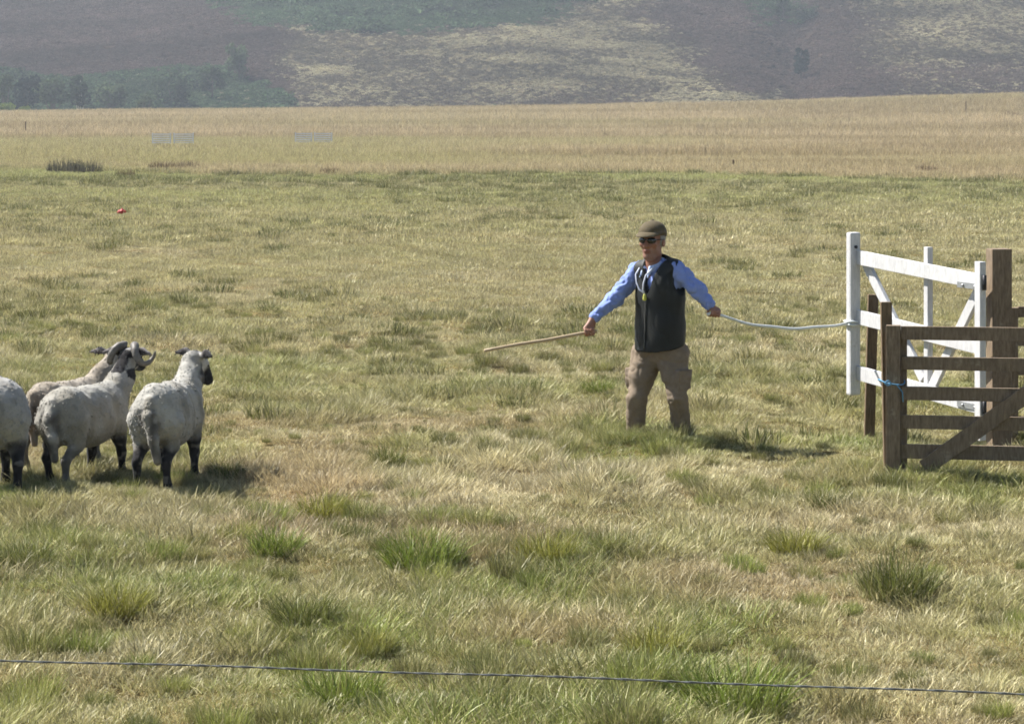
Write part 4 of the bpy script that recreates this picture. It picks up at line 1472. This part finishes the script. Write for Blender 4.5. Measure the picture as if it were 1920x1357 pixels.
# the short crook end shows above the fist
q0 = Vector(wr_r + MO) + Vector((-0.10, -0.03, -0.035))
ra, rb = Vector(rope_a + MO), Vector(rope_b + MO)
rp = []
for i in range(41):
    t_ = i / 40
    p_ = ra.lerp(rb, t_)
    p_.z -= 0.075 * 4 * t_ * (1 - t_) * (1 + 0.25 * (0.5 - t_)) - 0.004 * math.sin(t_ * 19)
    rp.append(p_)
rope = tag(empty('rope', rb), 'pale blue rope from the man\'s hand to the white gate', 'rope')
back = [Vector(rope_a + MO) - Vector(rope_dir) * 0.05 + Vector((-0.01, -0.01, -0.015)), Vector(rope_a + MO) - Vector(rope_dir) * 0.02]
tube('line', back + rp, 0.0115, M_rope, rope, 8, off=rope.location)
for dz_ in (-0.012, 0.014):
    lp = []
    for i in range(25):
        a_ = 2 * math.pi * i / 24
        ca, sa_ = math.cos(a_), math.sin(a_)
        q_ = gp(GL, 0, 0.818 + dz_) + ga * 0.052 * math.copysign(abs(ca) ** 0.5, ca) + gn * 0.064 * math.copysign(abs(sa_) ** 0.5, sa_)
        lp.append(q_)
    tube('hitch', lp, 0.0115, M_rope, rope, 8, off=rope.location)

# ---------------------------------------------------------------- far things on the field
def ground_hit(u, v, y0=12, y1=352):
    ys_ = np.linspace(y0, y1, 6000)
    x_ = (u - 960) / F_PX * ys_
    zl = CAM_H - (v - HOR) / F_PX * ys_
    k = np.argmax(zl <= gz(x_, ys_))
    return Vector((x_[k], ys_[k], float(gz(x_[k], ys_[k]))))


def hurdle(u, v, wpx, hpx, label):
    g = ground_hit(u, v)
    s_ = F_PX / g.y
    w_, h_ = wpx / s_, hpx / s_
    r_ = tag(empty('sheep_hurdle', g), label, 'hurdle', 'far pale hurdles')
    for k in (-1, -0.12, 0.06, 1):
        q_ = g + Vector((k * w_ / 2, 0, 0))
        beam('post', q_ - Zv * 0.1, q_ + Zv * (h_ + 0.06), (1, 0, 0), 0.07, 0.06, M_hurdle, r_, 0.004)
    for side in (-1, 1):
        x0_, x1_ = (-w_ / 2 + 0.037, -0.12 * w_ / 2 - 0.037) if side < 0 else (0.06 * w_ / 2 + 0.037, w_ / 2 - 0.037)
        for j in range(6):
            z_ = h_ * (0.16 + 0.16 * j)
            beam('rail', g + Vector((x0_, 0, z_)), g + Vector((x1_, 0, z_)), Zv, 0.075, 0.03, M_hurdle, r_, 0.003)
    return r_


hurdle(324, 276, 76, 25, 'far pale grey hurdle pair standing left of the other, beyond the rushes')
hurdle(588, 274, 68, 24, 'far pale grey hurdle pair standing right of the other, on the mown strip')
for u_, v_, h_, w_, lab in ((48, 254, 26, 0.10, 'lone short post in bleached grass near the left edge'),
                            (1811, 214, 24, 0.10, 'thin post on the skyline crest at the right'),
                            (1375, 316, 16, 0.09, 'tiny dark stake in bleached grass right of the man\'s head')):
    g = ground_hit(u_, v_)
    tag(beam('marker_post', g - Zv * 0.2, g + Zv * (h_ / F_PX * g.y), (1, 0, 0), w_, w_, M_stake, None, 0.01), lab, 'post')

g = ground_hit(229, 405)
S = SDF((-0.2, -0.2, -0.02), (0.2, 0.2, 0.16), 0.008)
S.ell((0, 0, 0.055), (0.095, 0.085, 0.055), 0.01)
S.cone((0, 0, 0.05), (0.01, 0, 0.115), 0.045, 0.022, 0.03)
S.ell((-0.06, -0.02, 0.03), (0.06, 0.05, 0.03), 0.02)
V, Q = S.mesh('red_bundle')
V = noisy(V, Q, 0.03, 22, 71)
o = link('red_bundle', np_mesh('red_bundle', V, Q), mat_plain('red_plastic', (0.40, 0.05, 0.04), 0.6), smooth=True)
o.location = g + Zv * 0.05
tag(o, 'small red bundle lying on the pasture above the sheep', 'bundle')

# rushes and dead stems
M_rush = mat_leaf('rush_stems', dryness=0.25, dry=(0.2, 0.16, 0.11), base=(0.13, 0.12, 0.085), transl=0.15)
M_russet = mat_leaf('dead_stems', dryness=0.5, dry=(0.25, 0.18, 0.11), base=(0.15, 0.10, 0.06), transl=0.2)
rush = [blades(260, 0.55, 0.30, 0.62, 0.020, 0.22, 300 + k, curl=0.15, dryfrac=0.2, bias=(0, 0), segs=2) for k in range(3)]
for k, (u_, v_, w_, m_, lab) in enumerate((
        (120, 324, 1.25, M_rush, 'dark clump of rushes at the field edge, leftmost of the row'),
        (160, 325, 1.20, M_rush, 'dark clump of rushes beside the leftmost clump'),
        (236, 332, 0.62, M_russet, 'small russet dead clump between rushes and far hurdle'),
        (304, 320, 1.05, M_russet, 'low brownish rush clump below the far hurdle'),
        (350, 320, 0.90, M_russet, 'upright thin rush clump below right end of far hurdle'),
        (440, 332, 0.55, M_rush, 'short black clump on the pasture edge below the two hurdles'),
        (620, 328, 0.7, M_russet, 'brown dead clump at field edge below right hurdle pair'),
        (1737, 326, 0.8, M_russet, 'brown dead clump in bleached grass above the thick gate post'),
        (1898, 222, 1.5, M_russet, 'brown scrubby clump on the crest at the right edge'))):
    g = ground_hit(u_, v_)
    o = bpy.data.objects.new('rush_clump', rush[k % 3].copy())
    o.data.materials.clear()
    o.data.materials.append(m_)
    col.objects.link(o)
    o.location = g
    o.rotation_euler.z = k * 1.3
    o.scale = (w_, w_, w_ * (0.8 if k in (3,) else 1.0))
    tag(o, lab, 'rushes', 'rush clumps at the field edge')

# large tussocks one can pick out
tus = [blades(420, 0.16, 0.14, 0.30, 0.0055, 0.42, 320 + k, dryfrac=0.12, curl=0.45, bias=(0.10, 0.0)) for k in range(3)]
TG = [mat_leaf('tussock_green_%d' % k, dryness=0.5, base=b_, dry=(0.42, 0.36, 0.18), gloss=0.02, transl=0.25) for k, b_ in enumerate(((0.16, 0.215, 0.032), (0.24, 0.24, 0.045), (0.115, 0.135, 0.03)))]
for k, (u_, v_, w_, m_, lab) in enumerate((
        (725, 872, 0.80, 2, 'dark green tussock right of the black faced sheep'),
        (425, 897, 0.75, 2, 'dark flattened tussock added as the shadow at the feet of the black faced sheep'),  # dark clump stands in for the shadow beside the sheep
        (605, 972, 1.0, 1, 'wide olive tussock below and right of the sheep huddle'),
        (515, 1038, 0.95, 0, 'bright green tussock below the sheep, with dark base'),
        (790, 1062, 1.25, 0, 'large green tussock in the lower middle of the field'),
        (1025, 1050, 1.0, 1, 'leaning olive tussock below the tip of the stick'),
        (1684, 1125, 1.15, 2, 'tall dark upright tussock casting black shadow, below the brown gate'),
        (1490, 1035, 0.9, 1, 'rounded yellow green tussock below and left of the brown gate'),
        (40, 1068, 1.0, 2, 'dark tussock at the left edge below the sheep'),
        (218, 1148, 0.9, 1, 'yellowish tussock above the wire, towards the left edge'),
        (572, 1168, 1.0, 2, 'dark green tussock above the wire, left of the large green one'),
        (1122, 736, 0.85, 0, 'bright green tussock under the man\'s stick hand'),
        (1545, 950, 0.7, 2, 'small dark tussock left of the brown gate foot'),
        (1380, 1330, 1.35, 0, 'broad bright green tussock under the wire at the bottom edge'),
        (640, 1318, 1.05, 0, 'green tussock under the wire near the bottom left'),
        (1230, 1235, 0.9, 1, 'feathery olive tussock just above the wire, right of centre'),
        (690, 1222, 0.7, 1, 'small yellow green tussock just above the wire'),
        (75, 1000, 0.55, 2, 'little dark tussock below the hind legs of the huddle'))):
    g = ground_hit(u_, v_, y0=8)
    o = bpy.data.objects.new('grass_tussock', tus[k % 3].copy())
    o.data.materials.clear()
    o.data.materials.append(TG[m_])
    col.objects.link(o)
    o.location = g
    o.rotation_euler.z = k * 2.1
    o.scale = (w_, w_, w_ * 0.82 * (1.3 if k == 6 else 1.0))
    tag(o, lab, 'tussock', 'grass tussocks of the pasture')


# ---------------------------------------------------------------- trees and bushes at the foot of the hill
def crown_mesh(seed, rx, rzz, zc_, n, leaf, lobes):
    r = np.random.default_rng(seed)
    cs, rs = [], []
    for _ in range(lobes):
        a_, b_ = r.uniform(0, 2 * math.pi), r.uniform(-0.8, 1)
        q_ = r.uniform(0.25, 0.75)
        cs.append((rx * q_ * math.cos(a_), rx * q_ * math.sin(a_), zc_ + rzz * 0.72 * b_))
        rs.append(r.uniform(0.28, 0.50) * rx)
    cs, rs = np.array(cs), np.array(rs)
    k = r.integers(0, lobes, n)
    d_ = r.normal(0, 1, (n, 3))
    d_ /= np.linalg.norm(d_, axis=1)[:, None]
    Cc = cs[k] + d_ * (rs[k] * r.uniform(0.55, 1.08, n))[:, None]
    A_ = r.normal(0, 1, (n, 3)); A_ /= np.linalg.norm(A_, axis=1)[:, None]
    B_ = np.cross(A_, r.normal(0, 1, (n, 3))); B_ /= np.linalg.norm(B_, axis=1)[:, None]
    s_ = leaf * r.uniform(0.5, 1.3, n)[:, None]
    V_ = np.stack([Cc - A_ * s_, Cc - B_ * s_ * 0.6, Cc + A_ * s_, Cc + B_ * s_ * 0.6], 1).reshape(-1, 3)
    me_ = np_mesh('crown', V_, np.arange(4 * n).reshape(-1, 4))
    point_float(me_, np.repeat(np.clip(r.uniform(0, 1, n) * 0.5 + 0.5 * r.uniform(0, 1, lobes)[k], 0, 1), 4), 'rnd')
    point_float(me_, np.repeat((r.uniform(0, 1, n) < 0.2) * 1.0, 4), 'dry')
    return me_, cs


M_bark = mat_plain('bark', (0.10, 0.085, 0.07), 0.95, 6)
M_pale = mat_plain('pale_bark', (0.50, 0.48, 0.42), 0.9, 4, var=0.4)
LEAF = [mat_leaf('tree_leaves_%d' % k, dryness=0.3, base=b_, dry=dd_, transl=0.25) for k, (b_, dd_) in enumerate((
    ((0.045, 0.065, 0.034), (0.07, 0.09, 0.04)), ((0.085, 0.115, 0.058), (0.15, 0.16, 0.08)), ((0.022, 0.034, 0.028), (0.03, 0.045, 0.03)),
    ((0.15, 0.20, 0.05), (0.22, 0.22, 0.08))))]


def hill_hit(u, v):
    ys_ = np.linspace(452, 640, 3000)
    x_ = (u - 960) / F_PX * ys_
    k = np.argmax(CAM_H - (v - HOR) / F_PX * ys_ <= hz(x_, ys_))
    return float(ys_[k])


def tree(u, vb, d, wpx, hpx, leafm, label, seed, bark=None, name='tree', conic=False, hillside=True):
    x_ = (u - 960) / F_PX * d
    if vb is None:
        zb = float(hz(x_, d)) if hillside else float(gz(x_, d))
    else:
        zb = CAM_H - (vb - HOR) / F_PX * d
    s_ = F_PX / d
    w_, h_ = wpx / s_, hpx / s_
    top = CAM_H - (vb - hpx - HOR) / F_PX * d if vb is not None else zb + h_
    zg = min(float(hz(x_, d)), zb)
    r_ = tag(empty(name, (x_, d, zg)), label, 'tree' if name == 'tree' else 'bush', 'trees and bushes below the hill')
    H_ = top - zg
    low = name == 'bush'
    me_, cs_ = crown_mesh(seed, w_ / 2 * 0.82, h_ * (0.50 if low else 0.42), H_ - h_ * (0.52 if low else 0.48), 1100, 0.34 * max(min(w_, h_) / 6, 0.45), 13)
    link('crown', me_, leafm, r_)
    tp = [(0, 0, -0.3), (0.05 * w_ * 0.3, 0, H_ * 0.35), (-0.03 * w_, 0.1, H_ * 0.65), (0.02 * w_, 0, H_ * 0.90)]
    V_, Q_ = tube_arrays(tp, [0.05 * H_ * 0.55, 0.035 * H_ * 0.55, 0.022 * H_ * 0.5, 0.02], 8)
    Vs, Qs, off_ = [V_], [Q_], len(V_)
    for c__ in cs_[:7]:
        b0 = np.array([0, 0, max(c__[2] * 0.55, 0.3)])
        V2, Q2 = tube_arrays([b0, b0 * 0.4 + c__ * 0.6 - np.array([0, 0, 0.1 * h_ * 0.2]), c__], [0.014 * H_, 0.009 * H_, 0.003 * H_], 6)
        Vs.append(V2); Qs.append(Q2 + off_); off_ += len(V2)
    link('trunk', np_mesh('trunk', np.concatenate(Vs), np.concatenate(Qs)), bark or M_bark, r_, smooth=True)
    return r_


tree(8, 214, 440, 50, 84, LEAF[1], 'grey green tree at the left edge below the hill', 401)
tree(48, 214, 446, 76, 74, LEAF[2], 'dark rounded tree, darkest and second from the left edge', 402)
tree(100, 213, 452, 74, 72, LEAF[1], 'pale leafy tree between the darkest tree and the pale trunk', 403)
tree(150, 213, 448, 70, 78, LEAF[0], 'tree with a pale straight trunk below the hill', 404, bark=M_pale)
tree(205, 212, 462, 80, 76, LEAF[1], 'broad mid green tree right of the pale trunk', 405)
tree(270, 212, 444, 46, 42, LEAF[1], 'small cone shaped pale bush in front of the bracken', 406, name='bush')
tree(318, 203, hill_hit(318, 203), 92, 62, LEAF[0], 'wide dark scrub bush in the bracken above the two hurdles', 407, name='bush')
tree(398, 185, hill_hit(398, 185), 58, 62, LEAF[0], 'dark tree growing left of the twin topped tree', 408)
tree(448, 150, hill_hit(448, 150), 66, 72, LEAF[1], 'tall twin topped tree highest up the slope', 409)
tree(13, 214, 400, 40, 18, LEAF[3], 'low green bush in front of the leftmost tree', 410, name='bush', hillside=False)
tree(44, 213, 398, 32, 12, LEAF[3], 'bright yellow green low bush below the darkest tree', 411, name='bush', hillside=False)
tree(1502, 148, hill_hit(1502, 148), 46, 66, LEAF[2], 'dark bush leaning in the gully above the white gate', 412, name='bush')
tree(1468, 42, hill_hit(1468, 42), 46, 56, LEAF[0], 'blue green tree at the top edge above the gully', 413)
tree(1516, 42, hill_hit(1516, 42), 70, 26, LEAF[2], 'long low dark bush right of the tree at the top edge', 414, name='bush')
tree(1398, 206, 420, 52, 14, LEAF[0], 'long low olive bush behind the crest, left one of two', 415, name='bush', hillside=False)
tree(1446, 203, 420, 40, 12, LEAF[0], 'long low olive bush behind the crest, right one of two', 416, name='bush', hillside=False)
